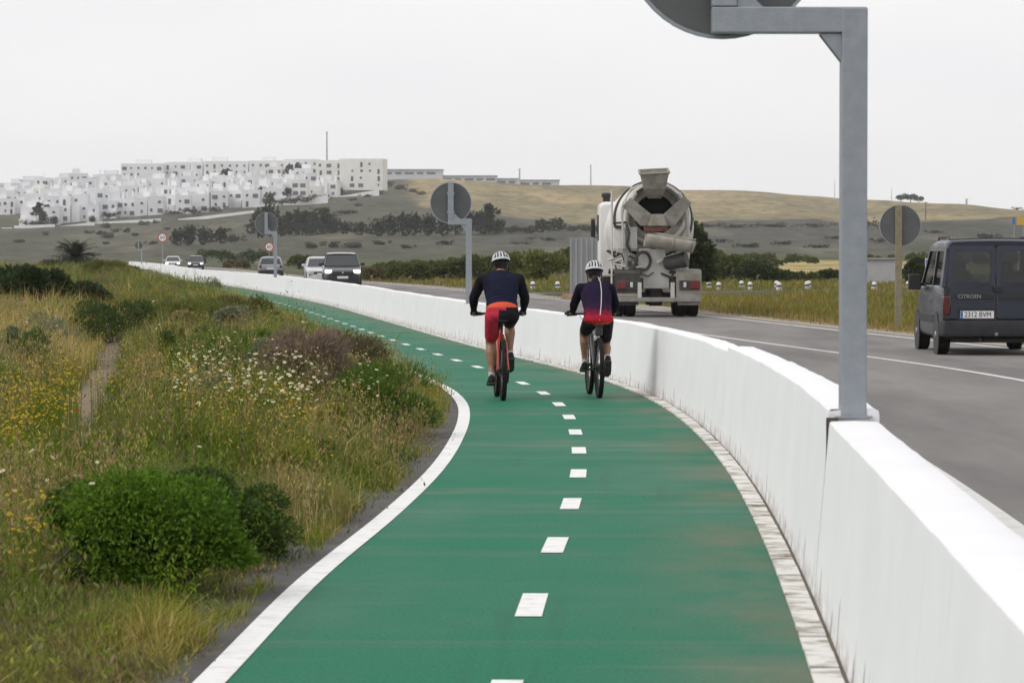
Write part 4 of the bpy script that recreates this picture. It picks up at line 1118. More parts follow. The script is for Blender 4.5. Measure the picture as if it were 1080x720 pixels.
# ------------------------------------------------------------------ date palm in the left distance
d = 235.; k = F / d; xp = X(80, d); zp = float(terrain(xp, d))
pm = empty('palm_tree', (xp, d, zp), 0, 'short dark date palm with arching fronds in front of the grey slope', 'palm')
b_ = MB(); b_.tube([(0, 0, -.1), (.02, 0, .5), (0, 0, 1.0)], [.30, .26, .24], 10); b_.build('trunk', M_BARK, pm)
V = []; Fc = []; T = []
for i in range(90):
    az = rng.uniform(0, 2 * np.pi); el = rng.uniform(.0, 1.45); ln = rng.uniform(1.5, 2.0)
    p = np.array([0, 0, 1.0]); dirh = np.array([math.cos(az), math.sin(az), 0]); e_ = el; pts = [p.copy()]
    for s_ in range(12):
        p = p + (dirh * math.cos(e_) + np.array([0, 0, math.sin(e_)])) * ln / 12; e_ -= .085; pts.append(p.copy())
    side = np.array([-math.sin(az), math.cos(az), 0]); cb = np.array([.022, .033, .014]) * rng.uniform(.7, 1.5)
    for s_ in range(1, 12):
        for sg in (-1, 1):
            for rep in range(2):
                a0 = pts[s_] + (pts[s_ + 1] - pts[s_]) * rep * .5 if s_ < 12 else pts[s_]
                tp = a0 + side * sg * .34 * (1 - abs(s_ - 5) / 11) + (pts[s_ + 1] - pts[s_]) * 1.6 + np.array([0, 0, rng.uniform(-.1, .08)])
                wv = (pts[s_ + 1] - pts[s_]) * .45
                bi = len(V); V += [a0, a0 + wv, tp, a0 - wv * .1]; T += [cb] * 4; Fc.append((bi, bi + 1, bi + 2, bi + 3))
np_obj('fronds', np.array(V), np.array(Fc), M_LEAF, parent=pm, tint=np.array(T))
for px, w, h, lab, c in [(55, 30, 9, 'low dark shrub at the left foot of the palm', GD), (100, 34, 9, 'low dark shrub at the right foot of the palm', GD), (140, 18, 11, 'spiky dark shrub between the palm and the wall end', GD)]:
    d2 = 225.; shrub('palm_shrub', X(px, d2), d2, w / (F / d2), h / (F / d2) * 1.3, 1800, .22, c, lab, 'bush', None, 'leaf', None, 12)
# low field wall left of the palm
M_OLDW = mat('old_whitewash', (.50, .49, .46), .9, c2=(.36, .35, .31), scale=1.5)
d = 240.; b_ = MB(); b_.box((X(10, d), d, .35), (10.5, .3, .75)); 
for i in range(5): b_.box((X(-15 + i * 14, d), d - .05, .42), (.35, .42, .95))
tag(b_.build('field_wall', M_OLDW, smooth=False), 'low old pale field wall left of the palm', 'wall')
# ------------------------------------------------------------------ vehicles
def paint(name, c, rough=.28, coat=.6, metal=.2, dirt=None):
    return mat(name, c, rough, metal, c2=dirt or tuple(q * .8 for q in c[:3]), scale=2.2, coat=coat)
def glass_mat(name, tint=(.28, .33, .32), fac=.02):
    m = bpy.data.materials.new(name); m.use_nodes = True
    n, l = m.node_tree.nodes, m.node_tree.links; n.clear()
    t = n.new('ShaderNodeBsdfTransparent'); t.inputs[0].default_value = tint + (1,)
    g = n.new('ShaderNodeBsdfGlossy'); g.inputs['Roughness'].default_value = .04
    f = n.new('ShaderNodeFresnel'); f.inputs[0].default_value = 1.5
    a = n.new('ShaderNodeMath'); a.operation = 'ADD'; a.inputs[1].default_value = fac; l.new(f.outputs[0], a.inputs[0])
    mxs = n.new('ShaderNodeMixShader'); l.new(a.outputs[0], mxs.inputs[0]); l.new(t.outputs[0], mxs.inputs[1]); l.new(g.outputs[0], mxs.inputs[2])
    o = n.new('ShaderNodeOutputMaterial'); l.new(mxs.outputs[0], o.inputs[0]); return m
M_TYRE = mat('tyre', (.010, .0095, .009), .9, c2=(.022, .020, .018), scale=8, spec=.15)
M_RIM = mat('rim', (.30, .30, .31), .4, .7)
M_GLASS = glass_mat('car_glass')
M_DGLASS = mat('dark_glass', (.018, .021, .024), .06, spec=.7)
M_GREYP = mat('grey_plastic', (.022, .023, .027), .6, c2=(.034, .034, .038), spec=.3, scale=6)
M_REDL = mat('red_lens', (.075, .008, .009), .18, coat=.5)
M_REDB = mat('red_lens_bright', (.16, .016, .013), .2, coat=.5)
M_CLEAR = mat('clear_lens', (.60, .60, .60), .15, coat=.5)
M_LAMP = mat('headlight_on', (.8, .8, .8), .2, emit=(1, .98, .94, 2.2))
M_SEAT = mat('seat_fabric', (.035, .036, .042), .9)
M_PLATE = mat('number_plate', (.72, .72, .72), .5)

def rring(y, hw, z0, z1, rb=.12, rt=.10, crown=.0, n=4, tuck=0.0):
    """rounded rectangle cross-section in x,z at station y"""
    pts = []
    rb = min(rb, hw * .9, (z1 - z0) * .45); rt = min(rt, hw * .9, (z1 - z0) * .45)
    for cx_, cz_, r_, a0 in ((hw - tuck - rb, z0 + rb, rb, -90), (hw - rt, z1 - rt, rt, 0), (-hw + rt, z1 - rt, rt, 90), (-hw + tuck + rb, z0 + rb, rb, 180)):
        for i in range(n + 1):
            a = R(a0 + 90 * i / n)
            pts.append((cx_ + r_ * math.cos(a), y, cz_ + r_ * math.sin(a) + (crown if a0 in (0, 90) and False else 0)))
    return pts
def wheel(root, x, y, r, w, rim=True, name='wheel'):
    t = MB(); s = 1 if x > 0 else -1
    t.lathe([(-w / 2, r * .62), (-w / 2, r * .90), (-w * .36, r), (w * .36, r), (w / 2, r * .90), (w / 2, r * .62)], (x, y, r), (1, 0, 0), 28)
    o = t.build(name, M_TYRE, root, ang=30)
    if rim:
        t = MB(); t.lathe([(0, r * .63), (.015, r * .60), (.02, r * .2), (.035, r * .16), (.035, .001)], (x + s * (w / 2 - .012), y, r), (s, 0, 0), 24)
        t.build('rim', M_RIM, o)
    return o
def plate_hole(mb, outer, inner, yf, th):
    n = len(outer)
    a = [(p[0], yf(p[1]), p[1]) for p in outer]; b = [(p[0], yf(p[1]), p[1]) for p in inner]
    a2 = [(x, y + th, z) for x, y, z in a]; b2 = [(x, y + th, z) for x, y, z in b]
    vs = a + b + a2 + b2
    fs = []
    for i in range(n):
        j = (i + 1) % n
        fs += [(i, j, n + j, n + i), (2 * n + i, 3 * n + i, 3 * n + j, 2 * n + j), (i, 2 * n + i, 2 * n + j, j), (n + i, n + j, 3 * n + j, 3 * n + i)]
    mb.add(vs, fs)
def rrect(x0, x1, z0, z1, r, n=4):
    pts = []
    for cx_, cz_, a0 in ((x1 - r, z0 + r, -90), (x1 - r, z1 - r, 0), (x0 + r, z1 - r, 90), (x0 + r, z0 + r, 180)):
        for i in range(n + 1):
            a = R(a0 + 90 * i / n); pts.append((cx_ + r * math.cos(a), cz_ + r * math.sin(a)))
    return pts

# ---- grey van (rear view)
def build_van():
    M_VAN = paint('van_paint', (.014, .020, .040), .30, .2, .1, (.011, .015, .030))
    d = 48.6
    root = empty('van', (X(1050.5, d), d, .144), R(-1.0), 'dark slate grey van with twin glazed rear doors at the right edge of the road', 'van')
    H = .835
    sx = lambda z: H - max(0, z - 1.05) * .13           # tumblehome of the upper body
    ly = lambda z: max(0, z - 1.02) * .11               # rear leans forward above the belt
    b = MB()
    b.loft([rring(.03, H - .10, .42, 1.05, .08, .05), rring(.06, H - .03, .34, 1.075, .1, .05), rring(.20, H, .26, 1.085, .12, .05), rring(1.2, H + .01, .24, 1.085, .12, .05), rring(2.8, H + .01, .24, 1.07, .12, .06),
            rring(3.25, H, .25, 1.02, .12, .12), rring(3.7, H - .03, .27, .92, .12, .16), rring(3.98, H - .12, .3, .78, .12, .16), rring(4.1, H - .25, .36, .62, .1, .1)])
    # roof and pillars in body colour
    def sp(y0, z0_, y1, z1_, w, s):                     # side pillar quad, thickened
        pts = []
        for (y, z) in ((y0, z0_), (y0 + w[0], z0_), (y1 + w[1], z1_), (y1, z1_)):
            pts.append((s * sx(z), y, z))
        inn = [(p[0] - s * .06, p[1], p[2]) for p in pts]
        b.add(pts + inn, [(0, 1, 2, 3), (7, 6, 5, 4), (0, 4, 5, 1), (1, 5, 6, 2), (2, 6, 7, 3), (3, 7, 4, 0)])
    for s in (-1, 1):
        sp(.02, 1.06, .12, 1.70, (.36, .22), s)
        sp(1.28, 1.06, 1.22, 1.70, (.12, .10), s)
        sp(2.86, 1.05, 2.16, 1.70, (.09, .12), s)
        pts = []
        for (y, z) in ((.12, 1.62), (2.28, 1.62), (2.20, 1.72), (.12, 1.72)): pts.append((s * sx(z) * .999, y, z))
        b.add(pts + [(p[0] - s * .05, p[1], p[2]) for p in pts], [(0, 1, 2, 3), (7, 6, 5, 4), (0, 4, 5, 1), (1, 5, 6, 2), (2, 6, 7, 3), (3, 7, 4, 0)])
    def roof_ring(y, z, hw): return [(-hw, y, z - .11), (-hw * .985, y, z - .05), (-hw * .90, y, z - .008), (-hw * .5, y, z + .012), (0, y, z + .018), (hw * .5, y, z + .012), (hw * .90, y, z - .008), (hw * .985, y, z - .05), (hw, y, z - .11), (hw * .8, y, z - .075), (0, y, z - .05), (-hw * .8, y, z - .075)]
    b.loft([roof_ring(.065, 1.755, .735), roof_ring(.12, 1.785, .755), roof_ring(.5, 1.80, .757), roof_ring(1.6, 1.80, .757), roof_ring(2.1, 1.775, .75), roof_ring(2.3, 1.73, .735)])
    b.build('body', M_VAN, root, ang=32)
    # rear doors
    for s in (-1, 1):
        dm = MB()
        zs_ = [.57, .64, .80, 1.0, 1.2, 1.4, 1.58, 1.665]
        o0, o1 = (.006, .800)
        outer = rrect(.006, .790, .575, 1.70, .05); 
        outer = [(min(x, sx(z) - .038), z) for x, z in outer]
        inner = rrect(.075, .665, 1.125, 1.630, .075); inner = [(min(x, sx(z) - .125), z) for x, z in inner]
        f = lambda L_: [(s * x, z) for x, z in L_]
        plate_hole(dm, f(outer), f(inner), lambda z: ly(z) - .012, .045)
        door = dm.build('rear_door', M_VAN, root, ang=30)
        dm = MB(); dm.box((s * .40, .012, .82), (.74, .02, .46)); dm.build('inner_panel', M_GREYP, door, smooth=False)
        # rubber seal and glass
        g = MB(); i2 = [(x * .985 + .006, (z - 1.375) * .965 + 1.375) for x, z in inner]
        plate_hole(g, f(inner), f(i2), lambda z: ly(z) - .016, .03); g.build('window_seal', M_BLACKP, door)
        g = MB(); pl = [(x, ly(z) - .004, z) for x, z in f(i2)]; g.add(pl, [tuple(range(len(pl)))]); g.build('window', M_GLASS, door, smooth=False)
        g = MB(); g.box((s * .335, -.022, .915), (.60, .016, .085)); g.build('trim_strip', M_BLACKP, door, smooth=False, bevel=.004)
    doors = [o for o in root.children if o.name.startswith('rear_door')]
    t = text_mesh('lettering', 'CITROEN', .085, mat('chrome_letter', (.34, .34, .35), .35, .5), doors[0], (-.415, -.034, .913), sx=1.0)
    t.name = 'lettering'
    # plate on the left door with its recess frame
    q = MB(); q.box((-.295, -.018, .640), (.60, .014, .19)); q.build('plate_recess', M_GREYP, doors[0], smooth=False, bevel=.004)
    q = MB(); q.box((-.295, -.028, .632), (.52, .008, .115)); pl = q.build('number_plate', M_PLATE, root, smooth=False, bevel=.003)
    text_mesh('plate_text', '2312 BVM', .115, M_BLK, pl, (-.285, -.034, .632), sx=.86)
    q = MB(); q.box((-.535, -.0335, .632), (.035, .003, .11)); q.build('plate_band', M_BLUE, pl, smooth=False)
    q = MB(); q.box((.03, -.032, 1.03), (.13, .03, .09)); q.box((-.02, -.045, 1.05), (.05, .02, .05)); q.build('door_handle', M_BLACKP, root, bevel=.006)
    q = MB(); q.tube([(-.36, -.035, 1.05), (-.30, -.035, 1.09), (-.10, -.028, 1.115)], .009, 6); q.tube([(.20, -.035, 1.05), (.26, -.035, 1.09), (.48, -.028, 1.115)], .009, 6); 
    q.build('wiper', M_BLACKP, root)
    for s in (-1, 1):
        q = MB(); q.box((s * .765, .006, .775), (.125, .075, .29)); l_ = q.build('tail_light', M_REDL, root, bevel=.02)
        q = MB(); q.box((s * .775, .012, .585), (.10, .06, .075)); q.build('lower_lens', M_GREYP, l_, bevel=.01)
    q = MB(); q.loft([rring(-.055, .70, .33, .50, .05, .05), rring(-.04, .80, .30, .54, .05, .05), rring(.08, .845, .28, .555, .05, .05), rring(.30, .85, .28, .555, .05, .05), rring(.36, .80, .30, .54)])
    q.build('rear_bumper', M_GREYP, root)
    q = MB(); q.tube([(.0, -.075, .33), (.0, .1, .34)], .028, 10); q.build('tow_eye', M_RIM, root)
    q = MB(); q.tube([(-.25, -.02, .24), (-.18, .2, .26), (-.2, .6, .28)], .025, 8); q.build('exhaust', M_GREYP, root)
    q = MB(); q.box((0, 1.9, .22), (1.3, 3.2, .06)); q.build('underbody', M_BLACKP, root, smooth=False)
    q = MB(); q.tube([(-.70, .10, 1.795), (-.35, .085, 1.812), (0, .08, 1.817), (.35, .085, 1.812), (.70, .10, 1.795)], .011, 6); q.build('roof_seam', M_BLACKP, root)
    for s in (-1, 1):
        q = MB(); q.tube([(s * .66, .5, 1.80), (s * .66, .6, 1.84), (s * .655, 1.9, 1.84), (s * .655, 2.0, 1.79)], .014, 6); q.build('roof_rail', M_GREYP, root)
        # side windows (glass) and door mirror
        for ys, nm in (((.385, 1.275, 1.225, .345), 'rear_side_window'), ((1.41, 2.85, 2.155, 1.325), 'front_side_window')):
            g = MB(); z0_, z1_ = 1.075, 1.635
            pts = [(s * (sx(z) - .02), y, z) for y, z in ((ys[0], z0_), (ys[1], z0_), (ys[2] + .02, z1_), (ys[3], z1_))]
            g.add(pts, [(0, 1, 2, 3)]); g.build(nm, M_GLASS, root, smooth=False)
        q = MB(); q.box((s * .985, 2.52, 1.12), (.20, .12, .25)); q.tube([(s * .82, 2.6, 1.08), (s * .95, 2.55, 1.09)], .03, 6); q.build('door_mirror', M_BLACKP, root, bevel=.03)
        for y in (.68, 3.35):
            q = MB(); q.lathe([(0, .36), (.02, .36)], (s * (H - .002), y, .31), (s, 0, 0), 24); q.build('wheel_arch', M_BLACKP, root)
            wheel(root, s * (H - .085), y, .305, .19)
        q = MB(); q.box((s * (H + .012), 2.0, .55), (.02, 2.1, .13)); q.build('side_moulding', M_GREYP, root, smooth=False, bevel=.008)
    g = MB(); g.add([(-.74, 2.94, 1.06), (.74, 2.94, 1.06), (.66, 2.26, 1.70), (-.66, 2.26, 1.70)], [(0, 1, 2, 3)]); g.build('windscreen', M_GLASS, root, smooth=False)
    for s in (-1, 1):
        q = MB(); q.box((s * .38, 1.75, .95), (.46, .13, .62), Matrix.Rotation(R(-10), 3, 'X')); q.box((s * .38, 1.70, 1.36), (.24, .10, .20)); q.build('front_seat', M_SEAT, root, bevel=.03)
        q = MB(); q.box((s * .42, .85, .90), (.55, .13, .55), Matrix.Rotation(R(-10), 3, 'X')); q.box((s * .42, .83, 1.24), (.24, .09, .15)); q.build('rear_seat', M_SEAT, root, bevel=.03)
    q = MB(); q.box((0, 2.78, 1.02), (1.5, .4, .14)); q.build('dashboard', M_BLACKP, root, bevel=.03)
build_van()

# ---- generic car, y forward
def build_car(label, loc, rz, P, M_B, front, group=None):
    L_, H, hw = P['L'], P['H'], P['hw']; bl = P['belt']
    root = empty(P['name'], loc, rz, label, P['cat'], group)
    b = MB()
    b.loft([rring(0.0, hw * .84, .45, bl - .10, .1, .1), rring(.06, hw * .95, .33, bl - .02, .12, .08), rring(.5, hw, .25, bl, .12, .06), rring(L_ * .60, hw, .24, bl - .02, .12, .06),
            rring(L_ * .72, hw * .99, .24, bl - .04, .12, .12), rring(L_ * .88, hw * .96, .26, bl - .13, .12, .16), rring(L_ * .965, hw * .89, .30, bl - .22, .12, .14), rring(L_, hw * .76, .36, bl - .34, .1, .1)])
    b.build('body', M_B, root, ang=28)
    ht = hw * P.get('top', .74); hb = hw * .93; ys = P['gh']       # greenhouse stations: rear foot, rear top, front top, front foot
    def gr(y, z1_, wtop, z0_=bl - .03, wb=hb): return [(-wb, y, z0_), (-wtop, y, z1_), (wtop, y, z1_), (wb, y, z0_)]
    g = MB(); g.loft([gr(ys[0], bl - .01, hb * .96), gr(ys[1], H - .10, ht * .97), gr((ys[1] + ys[2]) / 2, H - .05, ht), gr(ys[2], H - .09, ht * .98), gr(ys[3], bl - .02, hb * .96)])
    g.build('windows', M_DGLASS, root, ang=20)
    r_ = MB()
    def rf(y, z, w): return [(-w, y, z - .06), (-w * .93, y, z - .012), (-w * .5, y, z + .01), (w * .5, y, z + .01), (w * .93, y, z - .012), (w, y, z - .06), (w * .8, y, z - .10), (-w * .8, y, z - .10)]
    r_.loft([rf(ys[1] - .05, H - .06, ht * .98), rf(ys[1] + .25, H - .015, ht * 1.03), rf((ys[1] + ys[2]) / 2, H, ht * 1.04), rf(ys[2] - .2, H - .02, ht * 1.03), rf(ys[2] + .05, H - .065, ht)])
    r_.build('roof', M_B, root)
    for s in (-1, 1):
        q = MB()
        q.tube([(s * hb * .985, ys[3] - .02, bl - .03), (s * ht * 1.0, ys[2], H - .08)], .04, 6)
        q.tube([(s * hb * .985, ys[0] + .02, bl - .03), (s * ht * 1.0, ys[1], H - .10)], .055, 6)
        ym = ys[1] * .45 + ys[2] * .55; q.tube([(s * hb * .99, ym, bl - .03), (s * ht * 1.02, ym, H - .07)], .035, 6)
        q.build('pillars', M_B, root)
        q = MB(); q.box((s * (hw + .10), ys[3] - .30, bl + .06), (.20, .12, .15)); q.build('door_mirror', P.get('mirror', M_B), root, bevel=.03)
        for y in (L_ * .185, L_ * .80):
            q = MB(); q.lathe([(0, .36), (.02, .36)], (s * (hw - .012), y, .32), (s, 0, 0), 20); q.build('wheel_arch', M_BLACKP, root)
            wheel(root, s * (hw - .09), y, P['wr'], .21)
    zf = bl - .34
    if front:
        q = MB(); q.box((0, L_ + .005, zf - .02), (hw * 1.05, .05, .15)); q.build('grille', M_BLACKP, root, bevel=.02)
        if P.get('emblem'):
            q = MB(); q.lathe([(0, .058), (.02, .058)], (0, L_ + .03, zf + .0), (0, 1, 0), 20); em = q.build('emblem_ring', M_RIM, root)
            q = MB()
            q.tube([(.038, 0, .036), (.014, 0, -.034), (0, 0, -.004), (-.014, 0, -.034), (-.038, 0, .036)], .006, 4); q.tube([(.016, 0, .042), (0, 0, .006), (-.016, 0, .042)], .006, 4)
            e = q.build('emblem_mark', M_CLEAR, em); e.location = (0, L_ + .055, zf)
        for s in (-1, 1):
            q = MB(); q.box((s * hw * .74, L_ - .10, zf + .05), (hw * .32, .24, .16), Matrix.Rotation(R(-s * 22), 3, 'Z')); hl = q.build('headlight', P['lamp'], root, bevel=.03)
            q = MB(); q.box((s * hw * .72, L_ - .03, .44), (.22, .10, .10)); q.build('fog_lamp', M_BLACKP, root, bevel=.02)
        q = MB(); q.loft([rring(L_ * .93, hw * .95, .22, .46, .06, .06), rring(L_ * .985, hw * .88, .22, .47, .06, .06), rring(L_ + .03, hw * .74, .25, .45, .05, .05)]); q.build('front_bumper', P.get('bumper', M_GREYP), root)
        q = MB(); q.box((0, L_ + .045, .50), (.52, .012, .11)); q.build('number_plate', M_PLATE, root, smooth=False)
    else:
        q = MB(); q.loft([rring(-.05, hw * .74, .30, .50, .05, .05), rring(0, hw * .9, .28, .52, .05, .05), rring(.2, hw * 1.0, .26, .52, .05, .05)]); q.build('rear_bumper', P.get('bumper', M_GREYP), root)
        for s in (-1, 1):
            q = MB(); q.box((s * hw * .82, .02, bl - .16), (hw * .22, .10, .22)); q.build('tail_light', M_REDB, root, bevel=.03)
        q = MB(); q.box((0, -.012, bl - .30), (.52, .012, .11)); q.build('number_plate', M_PLATE, root, smooth=False)
    return root
SUVP = dict(name='suv', cat='suv', L=4.4, H=1.68, hw=.90, belt=1.06, gh=(.22, .55, 2.45, 3.20), wr=.35, top=.76, lamp=M_LAMP, emblem=True, mirror=M_BLACKP)
HATCH = dict(name='hatchback', cat='car', L=4.0, H=1.44, hw=.85, belt=.93, gh=(.12, .60, 2.05, 2.85), wr=.31, lamp=M_CLEAR)
M_BLKCAR = paint('black_paint', (.018, .018, .021), .25, .8, .2)
M_WHTCAR = paint('white_car_paint', (.62, .62, .64), .3, .5, 0)
M_SILV = paint('silver_paint', (.34, .35, .37), .35, .5, .4)
d = 153.; build_car('black oncoming suv with its headlights lit, ahead of a white car', (X(359, d), d - 4.4 + 4.4, .144), R(180) + frame_at(d) * .55, SUVP, M_BLKCAR, True, None)
d = 178.; build_car('white oncoming car tucked behind the black suv', (X(336, d), d, .144), R(180) + frame_at(d) * .6, dict(HATCH, name='car', emblem=False, L=4.2, H=1.46, bumper=M_WHTCAR), M_WHTCAR, True)
d = 216.; build_car('silver hatchback driving away beside the small offset signpost', (X(285.5, d), d, .144), frame_at(d) * .5, dict(HATCH, hw=.86), M_SILV, False)
d = 340.; build_car('tiny distant black car with lit headlights beyond the white wall', (X(207, d), d, .144), R(180) + frame_at(d) * .6, dict(HATCH, name='car', lamp=M_LAMP, H=1.50), M_BLKCAR, True)
d = 352.; build_car('tiny distant white car partly hidden by the end of the white wall', (X(183, d), d, .144), R(180) + frame_at(d) * .6, dict(HATCH, name='car', lamp=M_LAMP, H=1.44, bumper=M_BLACKP), M_WHTCAR, True)

# ---- concrete mixer truck (rear view)
def build_mixer():
    S = 42.0; d0 = 78.6
    q_ = lambda px, py: ((px - 694) / S, (334 - py) / S)
    M_TW = mat('mixer_white', (.58, .57, .54), .6, c2=(.36, .34, .30), scale=1.3, mixlo=.42, mixhi=.75)
    M_DRUM = mat('drum_white', (.72, .71, .69), .55, c2=(.50, .48, .44), scale=1.1, mixlo=.45, mixhi=.75)
    M_CONC = mat('concrete_crust', (.19, .18, .155), .95, c2=(.33, .315, .28), scale=3.5, bump=.6, bscale=16)
    M_CRUST2 = mat('chute_beige', (.34, .32, .275), .85, c2=(.22, .21, .18), scale=3, bump=.35, bscale=14)
    M_DKSTEEL = mat('dark_steel', (.035, .033, .032), .7, c2=(.07, .065, .06), scale=5)
    M_RUST = mat('rust_red', (.16, .06, .04), .8, c2=(.08, .045, .035), scale=7)
    root = empty('concrete_mixer', (X(694, d0), d0, .144), R(1.0), 'white and grey concrete mixer truck with a round drum seen from behind on the road', 'truck')
    # chassis
    b = MB()
    for s in (-1, 1): b.box((s * .40, 4.0, .84), (.10, 7.4, .26))
    for y in (.5, 2.0, 4.0, 6.0): b.box((0, y, .84), (.8, .12, .2))
    b.build('chassis', M_DKSTEEL, root, smooth=False)
    # drum
    ax_o = Vector((-.02, .75, 2.62)); ax = Vector((0, math.cos(R(-9)), math.sin(R(-9))))
    b = MB(); b.lathe([(.0, .74), (.02, .80), (.10, .82), (.85, .96), (2.1, 1.13), (2.4, 1.15), (3.3, 1.15), (3.6, 1.12), (4.9, .70), (5.1, .60), (5.1, .001)], ax_o, ax, 56, cap=False)
    b.lathe([(.0, .74), (.5, .70), (.9, .62)], ax_o, ax, 40, cap=False)
    dr = b.build('drum', M_DRUM, root, ang=30)
    b = MB(); b.lathe([(.86, .965), (.86, 1.01), (.99, 1.03), (.99, .985)], ax_o, ax, 56, cap=False); b.build('track_ring', M_DKSTEEL, dr)
    b = MB(); b.lathe([(.14, .835), (.14, .85), (.22, .87), (.22, .855)], ax_o, ax, 56, cap=False); b.build('mouth_band', M_CRUST2, dr)
    b = MB(); b.lathe([(.62, .69), (.63, .001)], ax_o, ax, 40, cap=False); b.build('drum_mouth_shade', mat('drum_inside_shade', (.012, .011, .010), .95), dr)  # black disc across the drum, coloured as the shade of its interior
    b = MB()
    for t0 in (0, math.pi):
        ring = []
        for i in range(40):
            t_ = i / 39; th = t0 + t_ * 5.0; r_ = .5 - .02 * t_; p = ax_o + ax * (.06 + .5 * t_)
            a_ = ax.cross(Vector((0, 0, 1))).normalized(); c_ = ax.cross(a_)
            ring.append([tuple(p + (a_ * math.cos(th) + c_ * math.sin(th)) * rr_) for rr_ in (.71, .52)])
        b.loft(ring, cap=False, closed=False)
    b.build('mixing_blades', M_CONC, dr)
    # front and rear pedestals carrying the drum
    b = MB()
    for s in (-1, 1):
        b.prism([(s * .92, .98), (s * .74, .98), (s * .58, 1.9), (s * .70, 1.95)], 1.3, 1.55)
        b.build('pedestal', M_TW, root, smooth=False); b = MB()
        b.tube([(s * .72, .55, 1.0), (s * .82, .52, 1.9), (s * .72, .50, 2.75)], .055, 8)
        b.tube([(s * .72, .50, 2.75), (s * .55, .35, 3.12)], .05, 8); b.build('rear_strut', M_TW, root); b = MB()
    b.box((0, 1.42, 1.75), (1.3, .22, .18)); b.build('roller_beam', M_TW, root, smooth=False)
    b = MB(); b.box((0, 5.9, 1.6), (1.4, .3, 1.3)); b.build('front_pedestal', M_TW, root, smooth=False)
    # hopper
    b = MB()
    def rect(x0, x1, y0, y1, z0, z1): return [(x0, y0, z0), (x1, y0, z0 + .0), (x1, y1, z1), (x0, y1, z1)]
    top = [(-.46, -.12, 3.58), (.27, -.12, 3.62), (.29, .75, 3.74), (-.44, .75, 3.70)]
    mid = [(-.36, .02, 3.22), (.19, .02, 3.22), (.17, .70, 3.26), (-.34, .70, 3.26)]
    low = [(-.24, .30, 2.98), (.10, .30, 2.98), (.08, .75, 3.02), (-.22, .75, 3.02)]
    b.loft([top, mid, low], cap=False)
    o_ = b.build('hopper', M_CONC, root, smooth=False)
    sm = o_.modifiers.new('thick', 'SOLIDIFY'); sm.thickness = .03; sm.offset = -1
    b = MB()
    for i in range(4): b.tube([top[i], top[(i + 1) % 4]], .03, 6)
    b.build('hopper_lip', M_CRUST2, o_)
    # collector: two slanting plates and the scoop between them
    def slab(pts, y0, y1, m, name, par=root):
        k_ = MB(); k_.prism([q_(*p) for p in pts], y0, y1); return k_.build(name, m, par, smooth=False, bevel=.012)
    slab([(657, 217), (665, 208), (688, 226), (688, 238), (676, 238)], .18, .34, M_CONC, 'collector_plate')
    slab([(722, 206), (730, 214), (712, 238), (699, 238), (700, 226)], .18, .34, M_CONC, 'collector_plate')
    slab([(688, 225.5), (700, 225.5), (704, 238), (684, 238)], .02, .30, M_CRUST2, 'collector_scoop')
    for s, xx in ((-1, 661), (1, 727)):                 # side cheeks round the drum mouth
        pass
    # swivel bracket
    slab([(679, 239), (705, 238), (704, 243.5), (680, 244.5)], .05, .35, M_RUST, 'swivel_bracket')
    b = MB(); b.tube([(*q_(690, 250)[:1], .2, 2.0), (*q_(690, 262)[:1], .25, 1.72)], .09, 12); b.build('swivel_post', M_DKSTEEL, root)
    # discharge chute: open trough swung to the right
    x0, z0_ = q_(681, 249.5); x1, z1_ = q_(731, 257.5)
    ch = []
    for t_ in np.linspace(0, 1, 8):
        c = Vector((x0 + (x1 - x0) * t_, -.02 - .35 * t_, z0_ + (z1_ - z0_) * t_)); r_ = .26 - .05 * t_
        ch.append([tuple(c + Vector((.06 * math.sin(a) , r_ * math.cos(a), r_ * math.sin(a)))) for a in np.linspace(R(160), R(400), 13)])
    b = MB(); b.loft(ch, cap=False, closed=False); o_ = b.build('discharge_chute', M_CRUST2, root, ang=60)
    sm = o_.modifiers.new('thick', 'SOLIDIFY'); sm.thickness = .035
    b = MB(); b.tube(ch[-1], .022, 6); b.tube(ch[4], .018, 6); b.build('chute_collar', M_CONC, o_)
    b = MB(); b.lathe([(0, .19), (.05, .20), (.55, .17), (.6, .12)], (q_(724, 273)[0], -.1, q_(724, 273)[1]), (-.9, .35, -.2), 20); b.build('spare_chute', M_DKSTEEL, root)
    # centre panel, hose reel, pipes
    slab([(675, 262), (701, 261), (707, 284), (707, 304), (674, 304), (674, 285)], .38, .48, M_TW, 'rear_panel')
    b = MB(); 
    for r_ in (.20, .165): b.tube([(q_(679, 0)[0] + r_ * math.cos(a), .30, q_(0, 275)[1] + r_ * 1.25 * math.sin(a)) for a in np.linspace(0, 6.283, 25)], .022, 6, cap=False)
    b.tube([(q_(679, 0)[0] - .18, .3, q_(0, 278)[1]), (q_(679, 0)[0] - .2, .3, q_(0, 286)[1]), (q_(684, 0)[0], .3, q_(0, 291)[1]), (q_(690, 0)[0], .3, q_(0, 287)[1])], .02, 6)
    b.build('water_hose', M_DKSTEEL, root)
    b = MB(); b.tube([(*q_(694, 277)[:1], .3, q_(694, 277)[1]), (q_(712, 268)[0], .25, q_(712, 268)[1])], .05, 8); b.build('ram', M_TW, root)
    b = MB(); b.tube([(q_(703, 281)[0], .28, q_(0, 281)[1]), (q_(720, 264)[0], .22, q_(0, 264)[1])], .03, 6); b.build('chute_strut', M_TW, root)
    b = MB(); b.tube([(q_(698, 288)[0], .33, q_(0, 288)[1]), (q_(708, 292)[0], .33, q_(0, 292)[1]), (q_(712, 288)[0], .33, q_(0, 288)[1])], .03, 6); b.build('control_lever', M_DKSTEEL, root)
    # white upright tank and frame on the left
    slab([(648, 240), (660, 240), (661, 262), (648, 262)], .40, .85, M_DRUM, 'water_tank')
